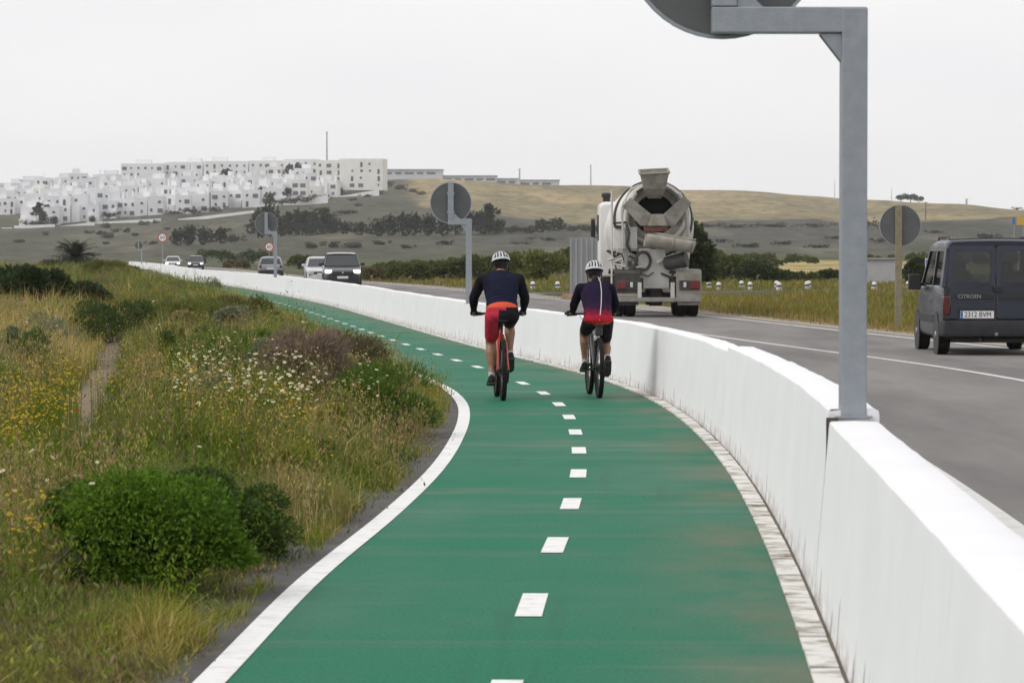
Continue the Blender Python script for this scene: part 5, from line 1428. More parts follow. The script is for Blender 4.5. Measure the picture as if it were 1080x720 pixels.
    b = MB(); b.box((q_(654, 0)[0], .385, q_(0, 239)[1]), (.20, .02, .09)); b.build('tank_opening', M_DKSTEEL, root, smooth=False)
    slab([(664, 239), (673, 239), (673, 262), (666, 262)], .40, .55, M_TW, 'support_leg')
    b = MB(); b.tube([(q_(657.5, 0)[0], .33, q_(0, 262)[1]), (q_(657, 0)[0], .33, q_(0, 225)[1]), (q_(661, 0)[0], .36, q_(0, 208)[1]), (q_(668, 0)[0], .45, q_(0, 196)[1])], .028, 6); b.build('water_pipe', M_TW, root)
    b = MB(); b.tube([(q_(661.5, 0)[0], .34, q_(0, 236)[1]), (q_(664, 0)[0], .3, q_(0, 246)[1]), (q_(662, 0)[0], .3, q_(0, 258)[1]), (q_(666, 0)[0], .33, q_(0, 266)[1])], .04, 6); b.build('rubber_hose', M_DKSTEEL, root)
    b = MB(); b.tube([(q_(647, 0)[0], .36, q_(0, 235)[1]), (q_(662, 0)[0], .36, q_(0, 234)[1])], .03, 6); b.build('cross_tube', M_DKSTEEL, root)
    # ladder on the left side
    b = MB()
    for yy in (.25, .55): b.tube([(q_(646, 0)[0], yy, q_(0, 308)[1]), (q_(646, 0)[0], yy, q_(0, 200)[1])], .022, 6)
    for i in range(9): b.tube([(q_(646, 0)[0], .25, .75 + i * .28), (q_(646, 0)[0], .55, .75 + i * .28)], .014, 5)
    b.build('ladder', M_TW, root)
    # clutter of valves and pipes at the left rear
    rs_ = random.Random(4); b = MB()
    for i in range(16):
        x_, z_ = q_(rs_.uniform(645, 678), rs_.uniform(264, 296)); y_ = rs_.uniform(.25, .6)
        if i % 3 == 0: b.box((x_, y_, z_), (rs_.uniform(.06, .2), .12, rs_.uniform(.06, .16)))
        else: b.tube([(x_, y_, z_), (x_ + rs_.uniform(-.3, .3), y_ + .05, z_ + rs_.uniform(-.05, .12)), (x_ + rs_.uniform(-.2, .4), y_, z_ + rs_.uniform(-.2, .1))], rs_.uniform(.018, .035), 6)
    b.build('valve_gear', M_DKSTEEL, root)
    b = MB()
    for i in range(6):
        x_, z_ = q_(rs_.uniform(646, 674), rs_.uniform(266, 290)); y_ = rs_.uniform(.2, .3)
        b.tube([(x_, y_, z_), (x_ + rs_.uniform(-.25, .3), y_, z_ + rs_.uniform(-.1, .14))], rs_.uniform(.02, .035), 6); b.build('pipe', M_TW, root); b = MB()
    # mudguards, lights, bumper
    for s in (-1, 1):
        pts = []
        cxm = s * .77
        b = MB(); prof = [(-.04, .50), (-.04, 1.10), (.02, 1.17), (.5, 1.20), (3.1, 1.20), (3.3, 1.1)]
        b.loft([[(cxm - .32, y, z) for y, z in prof] + [(cxm - .32, y + .03, z - .04) for y, z in prof[::-1]], [(cxm + .32, y, z) for y, z in prof] + [(cxm + .32, y + .03, z - .04) for y, z in prof[::-1]]])
        b.build('mudguard', M_CRUST2 if s > 0 else M_DKSTEEL, root, smooth=False)
        b = MB(); b.box((cxm + s * .02, -.055, .80), (.52, .03, .24)); b.build('light_board', M_DKSTEEL, root, smooth=False, bevel=.01)
        b = MB(); b.box((cxm + s * .15, -.085, .81), (.22, .05, .19)); b.build('tail_light', M_REDB, root, bevel=.012)
        b = MB(); b.box((cxm - s * .10, -.085, .81), (.07, .05, .13)); b.build('reversing_lamp', M_CLEAR, root, bevel=.01)
        b = MB(); b.box((s * .415 - .05, -.04, .62), (.10, .09, .50)); b.build('bumper_bracket', M_TW, root, smooth=False, bevel=.01)
        b = MB(); b.box((cxm, 2.98 if False else -.02, .38), (.56, .02, .16)); b.build('mud_flap', M_CRUST2 if s > 0 else M_DKSTEEL, root, smooth=False)
    b = MB(); b.box((.03, -.09, .44), (2.10, .10, .11)); b.build('rear_bumper', mat('bumper_grey', (.30, .29, .27), .7, c2=(.2, .19, .17), scale=4), root, smooth=False, bevel=.015)
    b = MB(); b.box((q_(661, 0)[0], -.03, q_(0, 311)[1]), (.52, .1, .09)); b.build('step', M_CRUST2, root, smooth=False, bevel=.01)
    for y in (1.05, 2.40):
        for s in (-1, 1):
            wheel(root, s * .95, y, .50, .25); wheel(root, s * .64, y, .50, .25, False)
        b = MB(); b.tube([(-.9, y, .5), (.9, y, .5)], .10, 10); b.lathe([(-.2, .1), (-.15, .24), (.15, .24), (.2, .1)], (0, y, .5), (1, 0, 0), 14); b.build('axle', M_DKSTEEL, root)
    for s in (-1, 1): wheel(root, s * .98, 6.4, .50, .30)
    # cab
    b = MB(); b.loft([rring(6.2, 1.16, 1.0, 2.92, .1, .14), rring(6.3, 1.18, .9, 3.0, .1, .15), rring(7.6, 1.18, .8, 3.0, .1, .15), rring(7.9, 1.16, .7, 2.75, .1, .15), rring(8.1, 1.12, .5, 1.9, .1, .1)])
    cb = b.build('cab', M_DRUM, root)
    for s in (-1, 1):
        b = MB(); b.box((s * 1.19, 7.2, 2.3), (.02, .8, .7)); b.build('side_window', M_DGLASS, cb, smooth=False)
        b = MB(); b.box((s * 1.30, 7.75, 2.3), (.12, .12, .5)); b.build('mirror', M_BLACKP, cb, bevel=.03)
    b = MB(); b.tube([(-.98, 6.6, 2.95), (-.98, 6.6, 3.14)], .10, 12); b.lathe([(0, .14), (.10, .14), (.13, .08)], (-.98, 6.6, 3.12), (0, 0, 1), 14); b.build('air_intake', M_BLACKP, root)
build_mixer()
# ------------------------------------------------------------------ cyclists and their bicycles
M_SKIN = mat('skin', (.32, .17, .11), .55, c2=(.27, .135, .085), scale=9)
M_HAIR = mat('dark_hair', (.018, .013, .010), .7)
M_HELM = mat('helmet_white', (.56, .57, .60), .3, coat=.4)
M_HDARK = mat('helmet_dark', (.016, .017, .02), .5)
M_EYE = mat('eye_white', (.6, .58, .55), .3)
M_SHOE = mat('shoe_black', (.018, .018, .020), .6, c2=(.035, .035, .038), scale=20, spec=.08)
M_SOLE = mat('shoe_sole', (.05, .048, .045), .8)
M_GLOVE = mat('glove_dark', (.022, .022, .028), .75, spec=.08)
M_SOCK = mat('sock_white', (.55, .55, .54), .8)

def remeshed(name, caps, voxel, m, root, smooth_it=6, ells=()):
    """one continuous surface round tapered limbs: (p0, p1, r0, r1) capsules joined by a voxel remesh"""
    b = MB()
    for p0, p1, r0, r1 in caps:
        p0, p1 = Vector(p0), Vector(p1)
        b.tube([p0 + (p1 - p0) * t_ for t_ in (0, .33, .66, 1)], [r0 + (r1 - r0) * t_ for t_ in (0, .33, .66, 1)], 14)
        b.ell(p0, (r0,) * 3, None, 14, 10); b.ell(p1, (r1,) * 3, None, 14, 10)
    for c, r_, rot in ells: b.ell(c, r_, rot, 18, 12)
    o = b.build(name, m, root, smooth=True, ang=180)
    rm = o.modifiers.new('remesh', 'REMESH'); rm.mode = 'VOXEL'; rm.voxel_size = voxel; rm.use_smooth_shade = True
    s = o.modifiers.new('smooth', 'SMOOTH'); s.factor = .5; s.iterations = smooth_it
    bpy.context.view_layer.update()
    me = bpy.data.meshes.new_from_object(o.evaluated_get(bpy.context.evaluated_depsgraph_get()))
    o.modifiers.clear(); old = o.data; o.data = me; bpy.data.meshes.remove(old); me.name = name
    me.polygons.foreach_set('use_smooth', [True] * len(me.polygons))
    return o
def paint_faces(o, mats, fn):
    me = o.data; me.materials.clear()
    for m in mats: me.materials.append(m)
    me.polygons.foreach_set('material_index', [fn(p.center) for p in me.polygons])

def build_bike(label, loc, rz, M_FR, crank_deg, saddle_z, bar, extras=True, steer=0.0):
    root = empty('bicycle', loc, rz, label, 'bicycle')
    r_ = .355; BB = Vector((0, .44, .325)); RA = Vector((0, 0, r_)); HT0, HT1 = Vector((0, .915, .74)), Vector((0, .875, .90)); ST = Vector((0, .22, saddle_z - .14)); FA = Vector((0, 1.10, r_))
    bx, by, bz = bar
    b = MB()
    b.tube([BB, ST], [.019, .017], 10); b.tube([BB + Vector((0, .02, .01)), HT0 + Vector((0, -.01, .03))], [.027, .030], 10); b.tube([ST + Vector((0, .015, -.06)), HT1 + Vector((0, 0, -.04))], [.019, .023], 10); b.tube([HT0, HT1], .026, 10)
    for s in (-1, 1):
        b.tube([BB + Vector((s * .025, -.02, 0)), Vector((s * .045, .22, .33)), RA + Vector((s * .066, 0, 0))], [.014, .012, .011], 8)
        b.tube([ST + Vector((s * .018, .01, -.07)), Vector((s * .048, .16, .66)), RA + Vector((s * .066, 0, .0))], [.012, .0115, .010], 8)
    b.build('frame', M_FR, root)
    f = MB()
    for s in (-1, 1): f.tube([HT0 + Vector((s * .055, .02, -.03)), FA + Vector((s * .06, 0, 0))], [.02, .016], 8)
    f.box(HT0 + Vector((0, .015, -.02)), (.15, .05, .05)); f.build('fork', M_BLACKP, root)
    for ctr, nm in ((RA, 'rear_wheel'), (FA, 'front_wheel')):
        t = MB(); N = 56
        rings = []
        for i in range(N):
            a = 2 * math.pi * i / N; kn = .006 if i % 2 else 0
            ring = []
            for (xx, rr_) in ((-.016, .325), (-.027, .335), (-.026, .350 + kn * .6), (-.012, .358 + kn), (.012, .358 + kn), (.026, .350 + kn * .6), (.027, .335), (.016, .325)):
                ring.append((ctr.x + xx, ctr.y + rr_ * math.cos(a), ctr.z + rr_ * math.sin(a)))
            rings.append(ring)
        rings.append(rings[0]); t.loft(rings, cap=False)
        w = t.build(nm, M_TYRE, root, ang=25)
        t = MB(); t.lathe([(-.013, .300), (-.014, .326), (.014, .326), (.013, .300), (-.013, .300)], ctr, (1, 0, 0), 40, cap=False); t.build('rim', M_BLACKP, w)
        t = MB()
        for i in range(28):
            a = 2 * math.pi * i / 28; s = 1 if i % 2 else -1
            t.tube([(ctr.x + s * .028, ctr.y + .02 * math.cos(a + .9), ctr.z + .02 * math.sin(a + .9)), (ctr.x, ctr.y + .305 * math.cos(a), ctr.z + .305 * math.sin(a))], .0014, 4, cap=False)
        t.build('spokes', M_RIM, w)
        t = MB(); t.lathe([(-.066, .014), (-.03, .014), (-.028, .024), (.028, .024), (.03, .014), (.066, .014)], ctr, (1, 0, 0), 14); t.lathe([(-.045, .08), (-.043, .08)], ctr, (1, 0, 0), 24); t.build('hub', M_BLACKP, w)
    c = MB(); c.lathe([(.022, .055), (.034, .048), (.05, .026)], RA, (1, 0, 0), 20); c.build('cassette', M_RIM, root)
    c = MB(); c.lathe([(.045, .07), (.05, .07)], BB, (1, 0, 0), 24)
    a = R(crank_deg); dv = Vector((0, math.cos(a), math.sin(a))) * .172
    pr, pl = BB + dv, BB - dv
    c.tube([BB + Vector((.06, 0, 0)), pr + Vector((.075, 0, 0))], .012, 8); c.tube([BB + Vector((-.06, 0, 0)), pl + Vector((-.075, 0, 0))], .012, 8); c.tube([BB + Vector((-.07, 0, 0)), BB + Vector((.07, 0, 0))], .018, 10)
    c.build('crankset', M_BLACKP, root)
    for s, p in ((1, pr), (-1, pl)):
        q = MB(); q.box(p + Vector((s * .125, 0, 0)), (.095, .085, .022)); q.build('pedal', M_BLACKP, root, bevel=.005)
    c = MB()
    for zz in (.052, -.052): c.tube([RA + Vector((.045, 0, zz * .9)), BB + Vector((.047, 0, zz * 1.25))], .005, 4)
    c.build('chain', mat('chain_steel', (.10, .10, .10), .4, .8), root)
    c = MB(); c.tube([RA + Vector((.06, -.01, -.03)), RA + Vector((.06, .02, -.09)), RA + Vector((.055, .06, -.15))], .013, 8); c.build('derailleur', M_BLACKP, root)
    c = MB(); c.tube([ST, Vector((0, .175, saddle_z - .04))], .015, 8); c.build('seat_post', M_BLACKP, root)
    c = MB(); rings = []
    for y, hw, zt, th in ((.02, .055, .0, .035), (.05, .072, .012, .05), (.12, .062, .008, .05), (.19, .035, 0, .045), (.27, .020, -.002, .035), (.30, .010, -.006, .02)):
        rings.append([(hw * math.cos(k) , y, saddle_z - .02 + zt + th * .5 * math.sin(k) - (.012 if abs(math.cos(k)) < .3 and math.sin(k) > 0 else 0)) for k in np.linspace(0, 2 * math.pi, 12, endpoint=False)])
    c.loft(rings); c.build('saddle', M_BLACKP, root)
    c = MB(); c.tube([HT1, Vector((0, .87, bz - .03)), Vector((0, by + .03, bz - .02))], [.022, .022, .02], 8); c.build('stem', M_BLACKP, root)
    hb = MB(); hb.tube([(-bx, by, bz), (-bx * .35, by + .03, bz - .005), (0, by + .035, bz - .01), (bx * .35, by + .03, bz - .005), (bx, by, bz)], .014, 8); h_ = hb.build('handlebar', M_BLACKP, root)
    for s in (-1, 1):
        g = MB(); g.tube([(s * bx, by, bz), (s * (bx - .13), by + .012, bz)], .018, 10); g.build('grip', M_DARK, h_)
        g = MB(); g.tube([(s * (bx - .17), by + .02, bz - .005), (s * (bx - .15), by + .06, bz - .02), (s * (bx - .03), by + .065, bz - .03)], .007, 6); g.build('brake_lever', M_BLACKP, h_)
        g = MB(); g.tube([(s * (bx - .18), by + .04, bz), (s * .14, by + .10, bz - .03), (s * .05, by + .05, bz - .17)], .004, 5); g.build('brake_cable', M_BLACKP, h_)
    return root

def helmet(root, c, pitch, name, dark_front, tilt=0):
    rot = Matrix.Rotation(R(tilt), 3, 'Y') @ Matrix.Rotation(R(pitch), 3, 'X')
    nu, nv = 64, 16; a, b_, h = .108, .142, .118
    V = []; F_ = []; mi = []
    def vent(ph, th):
        x = math.sin(ph) * math.cos(th); y = math.sin(ph) * math.sin(th)
        if not (.30 < ph < 1.42): return False
        u = (x * (1.25 - .25 * abs(y))) * 2.9 + .5
        fr = u - math.floor(u)
        return .20 < fr < .80 and (math.sin(y * 6.5 + (.9 if y > 0 else 0)) > -.45)
    for j in range(nv + 1):
        ph = R(100) * j / nv
        for i in range(nu):
            th = 2 * math.pi * i / nu
            k = .95 if vent(ph, th) else 1.0
            p = Vector((a * k * math.sin(ph) * math.cos(th), b_ * k * math.sin(ph) * math.sin(th) - (.02 if math.sin(th) < 0 else 0) * math.sin(ph), h * k * math.cos(ph)))
            V.append(tuple(rot @ p + Vector(c)))
    mb = MB(); 
    for j in range(nv):
        for i in range(nu):
            i2 = (i + 1) % nu; ph = R(100) * (j + .5) / nv; th = 2 * math.pi * (i + .5) / nu
            F_.append((j * nu + i, (j + 1) * nu + i, (j + 1) * nu + i2, j * nu + i2)); mi.append(1 if vent(ph, th) or ph > R(93) or (dark_front and math.sin(th) > .55 and ph > .9) else 0)
    mb.add(V, F_); mb.mi = mi
    o = mb.build(name, [M_HELM, M_HDARK], root, ang=25)
    s = o.modifiers.new('thick', 'SOLIDIFY'); s.thickness = .018; s.offset = -1
    # cradle at the nape and straps
    q = MB(); q.tube([tuple(rot @ Vector((.085 * math.cos(t_), -.03 - .085 * math.sin(t_), -.045)) + Vector(c)) for t_ in np.linspace(.2, math.pi - .2, 9)], .012, 6); q.build('cradle', M_HDARK, o)
    q = MB()
    for s_ in (-1, 1): q.tube([tuple(rot @ Vector((s_ * .095, .0, -.01)) + Vector(c)), tuple(rot @ Vector((s_ * .075, .03, -.15)) + Vector(c)), tuple(rot @ Vector((s_ * .01, .06, -.19)) + Vector(c))], .007, 5)
    q.build('strap', M_HDARK, o)
    return o

def hand(root, wrist, grip, s, m):
    """a hand closed round the grip: palm and five separate bent fingers"""
    w, g = Vector(wrist), Vector(grip)
    caps = []
    palm0 = w + (g - w) * .35
    b = MB()
    b.ell((w + g) / 2 + Vector((0, -.005, .012)), (.040, .052, .020), None, 14, 10)
    for i in range(4):
        x = s * (-.030 + .020 * i); ln = (.85, 1.0, .95, .78)[i]
        k0 = g + Vector((x, -.012, .022)); k1 = g + Vector((x, .024 * ln, .026)); k2 = g + Vector((x * .98, .036 * ln, -.002)); k3 = g + Vector((x * .95, .018, -.024))
        b.tube([k0, k1, k2, k3], [.0098, .0092, .0086, .0074], 8); b.ell(k3, (.0074,) * 3, None, 8, 6); b.ell(k1, (.0095,) * 3, None, 8, 6)
    t0 = (w + g) / 2 + Vector((-s * .030, -.008, .0)); t1 = g + Vector((-s * .045, -.006, -.004)); t2 = g + Vector((-s * .030, .016, -.022))
    b.tube([t0, t1, t2], [.0125, .0110, .0088], 8); b.ell(t2, (.0088,) * 3, None, 8, 6)
    return b.build('glove', m, root, ang=180)

def shoe(root, ankle, pitch, s, m=None):
    """pitch: degrees the toe points down"""
    rot = Matrix.Rotation(R(-pitch), 3, 'X'); A = Vector(ankle)
    P_ = lambda x, y, z: tuple(A + rot @ Vector((x, y, z)))
    rings = []
    for y, hw, z0, z1 in ((-.075, .022, -.075, -.02), (-.065, .034, -.090, .010), (-.02, .037, -.092, .012), (.03, .040, -.092, -.010), (.09, .047, -.094, -.034), (.14, .046, -.094, -.048), (.18, .034, -.090, -.058), (.195, .016, -.084, -.066)):
        ring = []
        for k in np.linspace(0, 2 * math.pi, 14, endpoint=False):
            cx_, cz_ = math.cos(k), math.sin(k)
            ring.append(P_(hw * cx_, y, (z0 + z1) / 2 + (z1 - z0) / 2 * (abs(cz_) ** .7) * (1 if cz_ > 0 else -1)))
        rings.append(ring)
    b = MB(); b.loft(rings); o = b.build('shoe', m or M_SHOE, root, ang=60)
    b = MB(); pts = [(-.036, -.07), (.036, -.07), (.044, .08), (.042, .15), (.018, .195), (-.018, .195), (-.042, .15), (-.044, .08)]
    b.add([P_(x, y, -.100) for x, y in pts] + [P_(x * 1.02, y, -.084) for x, y in pts], [tuple(range(8))[::-1], tuple(range(8, 16))] + [(i, (i + 1) % 8, 8 + (i + 1) % 8, 8 + i) for i in range(8)])
    b.build('sole', M_SOLE, o, smooth=False)
    b = MB(); b.tube([P_(0, -.015, -.005), P_(0, -.02, .045)], [.036, .034], 12); b.build('sock', M_SOCK if m is None else M_SHOE, root)
    return o

def cyclist(label, loc, rz, J, build_k=1.0, female=False):
    """J: joints in the bicycle's frame (x right, y forward, z up)"""
    root = empty('person', loc, rz, label, 'person')
    v = lambda k: Vector(J[k])
    g = build_k
    hip, chest, neck, head = v('pelvis'), v('chest'), v('neck'), v('head')
    up = (neck - hip).normalized()
    trx = Matrix.Rotation(math.atan2((neck - hip).y, (neck - hip).z), 3, 'X').inverted() if False else Matrix.Rotation(-math.atan2((neck - hip).y, (neck - hip).z), 3, 'X')
    sw = J['sw']
    caps = []; armc = []; thc = []; shc = []
    torso = []
    for t_ in np.linspace(0, 1, 11):
        p_ = hip + (chest - hip) * min(1, t_ / .66) + (neck - chest) * max(0, (t_ - .66) / .34) * .62
        torso.append((p_, (float(np.interp(t_, [0, .3, .66, .85, 1], [.155 * g, .145 * g, .170 * g, sw * .86, sw * .72])), float(np.interp(t_, [0, .3, .66, 1], [.105 * g, .10 * g, .112 * g, .075])), .095), trx))
    for s, S in ((-1, 'l'), (1, 'r')):
        sh = v('sh' + S); el = v('el' + S); wr = v('wr' + S); hi = v('hi' + S); kn = v('kn' + S); an = v('an' + S)
        armc += [(sh, el, .054 * g, .042 * g), (el, el + (wr - el) * .35, .042 * g, .040 * g), (el + (wr - el) * .35, wr, .040 * g, .027)]
        caps += [(chest + (neck - chest) * .6, sh, .07, .055)]
        calf = kn + (an - kn) * .32 + Vector((0, -.02, 0))
        thc += [(hi, kn, .085 * g, .056 * g)]
        shc += [(kn, calf, .052 * g, .056 * g), (calf, kn + (an - kn) * .75, .055 * g, .034), (kn + (an - kn) * .75, an, .034, .032)]
    nk = [(neck + up * -.02, head + Vector((0, -.01, -.06)), .056, .050)]
    headE = [(head, (.075, .096, .108), None), (head + Vector((0, .035, -.06)), (.056, .06, .062), None)]
    face = [(head + Vector((0, .095, .015)), head + Vector((0, .115, -.025)), .010, .014), (head + Vector((-.022, .088, -.060)), head + Vector((.022, .088, -.060)), .010, .010)]
    ears = [(head + Vector((s * .076, -.004, -.015)), (.011, .020, .032), None) for s in (-1, 1)]
    hands_ = [(v('wr' + S), v('wr' + S) + (v('gr' + S) - v('wr' + S)) * .8, .026, .026) for S in 'lr']
    feet = [(v('an' + S), v('an' + S) + Vector(J['toe' + S]) * .16, .032, .026) for S in 'lr']
    body = remeshed('body', caps + armc + thc + shc + nk + face + hands_ + feet, .011, M_SKIN, root, 4, torso + headE + ears)
    for s in (-1, 1):
        e = MB(); e.ell(head + Vector((s * .030, .086, .010)), (.013, .010, .010), None, 10, 8); eo = e.build('eye', M_EYE, root, ang=180)
        e = MB(); e.ell(head + Vector((s * .030, .0945, .010)), (.006, .003, .006), None, 8, 6); e.build('pupil', M_HDARK, eo, ang=180)
        e = MB(); e.tube([head + Vector((s * .014, .097, .032)), head + Vector((s * .046, .086, .034))], .005, 6); e.build('eyebrow', M_HAIR, root)
    h = MB(); h.ell(head + Vector((0, -.016, .012)), (.081, .092, .108), None, 16, 12); 
    if female: h.ell(head + Vector((0, -.085, -.075)), (.045, .04, .07), None, 12, 10); h.tube([head + Vector((0, -.09, -.09)), head + Vector((0, -.115, -.17))], [.035, .018], 10)
    h.build('hair', M_HAIR, root, ang=180)
    # jersey: torso and arms a little fuller than the body
    jt = [(c, (r_[0] + .020, r_[1] + .024, r_[2] + (.008 if i > 3 else -.03)), rt) for i, (c, r_, rt) in enumerate(torso) if i >= J.get('jfrom', 2)]
    if 'hem' in J: jt += [(hip + Vector((0, -.015, J['hem'])), (.158 * g + .028, .118 * g + .030, .085), None)]
    ja = []
    for (p0, p1, r0, r1) in armc: ja.append((p0, p1, r0 + .011, r1 + .010))
    cut = J.get('sleeve', 1.0)
    jersey = remeshed('jersey', ja + [(p0, p1, r0 + .012, r1 + .011) for p0, p1, r0, r1 in caps] , .011, M_SKIN, root, 5, jt)
    # shorts
    sc_ = []
    for (p0, p1, r0, r1) in thc: 
        e = p0 + (p1 - p0) * J.get('shorts', .80); sc_.append((p0, e, r0 + .014, r0 + (r1 - r0) * .8 + .013))
    shorts = remeshed('shorts', sc_, .011, M_SKIN, root, 4, [(hip + up * .015, (.158 * g + .013, .118 * g + .004, .125), trx), (hip + Vector((0, -.03, -.03)), (.150 * g, .095 * g, .10), None)])
    for s, S in ((-1, 'l'), (1, 'r')):
        hand(root, v('wr' + S), v('gr' + S), s, M_GLOVE)
        shoe(root, v('an' + S), J['pitch' + S], s, J.get('shoe'))
    return root, jersey, shorts, armc

# ---- left rider: navy and black jersey, red shorts, red bicycle
d1 = 3300 * 1.70 / (423 - HY); x1 = X(530.5, d1)
YAW1 = R(4.0); z1_ = float(zg(d1)) + .004
M_RED_FRAME = mat('red_frame', (.48, .055, .025), .3, coat=.5)
build_bike('red mountain bicycle ridden by the man in red shorts', (x1, d1, z1_), YAW1, M_RED_FRAME, 62, .955, (.335, .83, 1.00))
J1 = dict(pelvis=(0, .13, 1.03), chest=(0, .38, 1.32), neck=(.0, .50, 1.475), head=(.015, .60, 1.58), sw=.225,
          shl=(-.215, .47, 1.405), shr=(.215, .47, 1.405), ell=(-.305, .60, 1.19), elr=(.300, .60, 1.19), wrl=(-.298, .775, 1.045), wrr=(.298, .775, 1.045), grl=(-.290, .835, 1.0), grr=(.290, .835, 1.0),
          hil=(-.095, .15, .985), hir=(.095, .15, .985), knl=(-.115, .455, .66), knr=(.112, .555, .885),
          anl=(-.118, .30, .275), anr=(.118, .415, .505), toel=(0, .95, -.3), toer=(0, .75, -.65), pitchl=8, pitchr=38, jfrom=1, shorts=.74)
p1, j1, s1, arm1 = cyclist('person in navy jersey with black sleeves, red shorts and white helmet, standing on one pedal', (x1, d1, z1_), YAW1, J1, 1.15)
M_NAVY = mat('jersey_navy', (.008, .009, .024), .85, c2=(.013, .014, .034), scale=7, bump=.9, bscale=11, spec=.08)
M_SLV = mat('sleeve_black', (.008, .008, .012), .85, c2=(.016, .016, .022), scale=7, bump=.9, bscale=13, spec=.08)
M_SRED = mat('shorts_red', (.56, .040, .075), .75, c2=(.44, .03, .055), scale=6, bump=.8, bscale=12, spec=.08)
M_SBLK = mat('shorts_black', (.012, .011, .014), .8, c2=(.022, .02, .024), scale=6, bump=.8, bscale=12, spec=.08)
M_SORG = mat('waist_orange', (.64, .07, .028), .75)
def in_arm(c, armc, pad):
    for p0, p1, r0, r1 in armc:
        t_ = max(0, min(1, (c - p0).dot(p1 - p0) / (p1 - p0).length_squared)); q = p0 + (p1 - p0) * t_
        if (c - q).length < r0 + pad: return True
    return False
paint_faces(j1, [M_NAVY, M_SLV], lambda c: 1 if abs(c.x) > .165 and in_arm(c, arm1, .03) else 0)
paint_faces(s1, [M_SRED, M_SBLK, M_SORG], lambda c: 2 if c.z > 1.08 else (1 if (c.x > .035 or (abs(c.x) <= .05 and c.y < .20 and c.z < 1.055)) else 0))
helmet(p1, Vector(J1['head']) + Vector((0, .0, .035)), -16, 'helmet', True, -4)
w_ = MB(); w_.tube([(.075, .70, 1.60), (.082, .62, 1.60)], .005, 6); w_.build('glasses_arm', M_HDARK, p1)

# ---- right rider: navy jersey fading to crimson and orange at the hem, black shorts, black bicycle
d2 = 3300 * 1.70 / (420 - HY); x2 = X(632, d2)
YAW2 = R(4.5); z2_ = float(zg(d2)) + .004
M_BLKF = mat('black_frame', (.014, .014, .015), .35, coat=.4)
b2 = build_bike('black mountain bicycle ridden by the person in the navy and crimson jersey', (x2, d2, z2_), YAW2, M_BLKF, 174, .875, (.335, .80, .985))
J2 = dict(pelvis=(0, .13, .945), chest=(0, .36, 1.20), neck=(.0, .47, 1.345), head=(.0, .565, 1.475), sw=.182,
          shl=(-.180, .44, 1.29), shr=(.180, .44, 1.29), ell=(-.245, .56, 1.10), elr=(.255, .56, 1.10), wrl=(-.238, .735, 1.02), wrr=(.265, .735, 1.02), grl=(-.270, .80, .985), grr=(.275, .80, .985),
          hil=(-.09, .14, .90), hir=(.09, .14, .90), knl=(-.125, .56, .755), knr=(.125, .43, .63),
          anl=(-.120, .545, .395), anr=(.120, .185, .445), toel=(0, .98, -.2), toer=(0, .65, -.75), pitchl=6, pitchr=46, jfrom=0, hem=-.015, shorts=.70)
p2, j2, s2, arm2 = cyclist('person in a navy jersey fading to crimson at the hem, black shorts and white helmet', (x2, d2, z2_), YAW2, J2, 1.02, True)
M_FADE = bpy.data.materials.new('jersey_fade'); M_FADE.use_nodes = True
n_, l_ = M_FADE.node_tree.nodes, M_FADE.node_tree.links; bs = n_['Principled BSDF']; bs.inputs['Roughness'].default_value = .85; bs.inputs['Specular IOR Level'].default_value = .08
t_c = n_.new('ShaderNodeTexCoord'); sp_ = n_.new('ShaderNodeSeparateXYZ'); l_.new(t_c.outputs['Object'], sp_.inputs[0])
nz = n_.new('ShaderNodeTexNoise'); nz.inputs['Scale'].default_value = 22; nz.inputs['Detail'].default_value = 3; l_.new(t_c.outputs['Object'], nz.inputs[0])
ad = n_.new('ShaderNodeMath'); ad.operation = 'MULTIPLY_ADD'; ad.inputs[1].default_value = .16; l_.new(nz.outputs[0], ad.inputs[0]); l_.new(sp_.outputs[2], ad.inputs[2])
mr_ = n_.new('ShaderNodeMapRange'); mr_.inputs[1].default_value = .90; mr_.inputs[2].default_value = 1.25; l_.new(ad.outputs[0], mr_.inputs[0])
rp = n_.new('ShaderNodeValToRGB'); e_ = rp.color_ramp.elements
e_[0].position = .0; e_[0].color = (.62, .17, .04, 1); e_[1].position = 1; e_[1].color = (.018, .012, .034, 1)
for ps, c_ in ((.12, (.62, .15, .04, 1)), (.20, (.50, .03, .03, 1)), (.46, (.27, .012, .038, 1)), (.70, (.035, .011, .036, 1))):
    k_ = e_.new(ps); k_.color = c_
l_.new(mr_.outputs[0], rp.inputs[0]); l_.new(rp.outputs[0], bs.inputs['Base Color'])
M_SLV2 = mat('sleeve_dark', (.010, .008, .018), .85, spec=.08)
paint_faces(j2, [M_FADE, M_SLV2], lambda c: 1 if abs(c.x) > .15 and in_arm(c, arm2, .03) else 0)
s2.data.materials.clear(); s2.data.materials.append(M_SBLK)
helmet(p2, Vector(J2['head']) + Vector((0, .0, .035)), -12, 'helmet', False, 0)
w_ = MB(); w_.tube([(.035, .455, 1.43), (.050, .335, 1.37), (.050, .215, 1.26), (.035, .10, 1.12), (.015, .015, 1.00), (.0, -.03, .92)], .0055, 6); w_.build('pale_cord', mat('cord_pale', (.55, .52, .50), .6), p2)
# saddle bag and rear lamp on the black bicycle
q = MB(); q.loft([rring(.0, .030, .74, .83, .02, .02), rring(.02, .042, .73, .845, .02, .02), rring(.12, .035, .76, .845, .02, .02)]); q.build('saddle_bag', M_BLACKP, b2)
q = MB(); q.box((-.035, .05, .71), (.05, .035, .06)); q.build('rear_lamp', M_CLEAR, b2, bevel=.01)
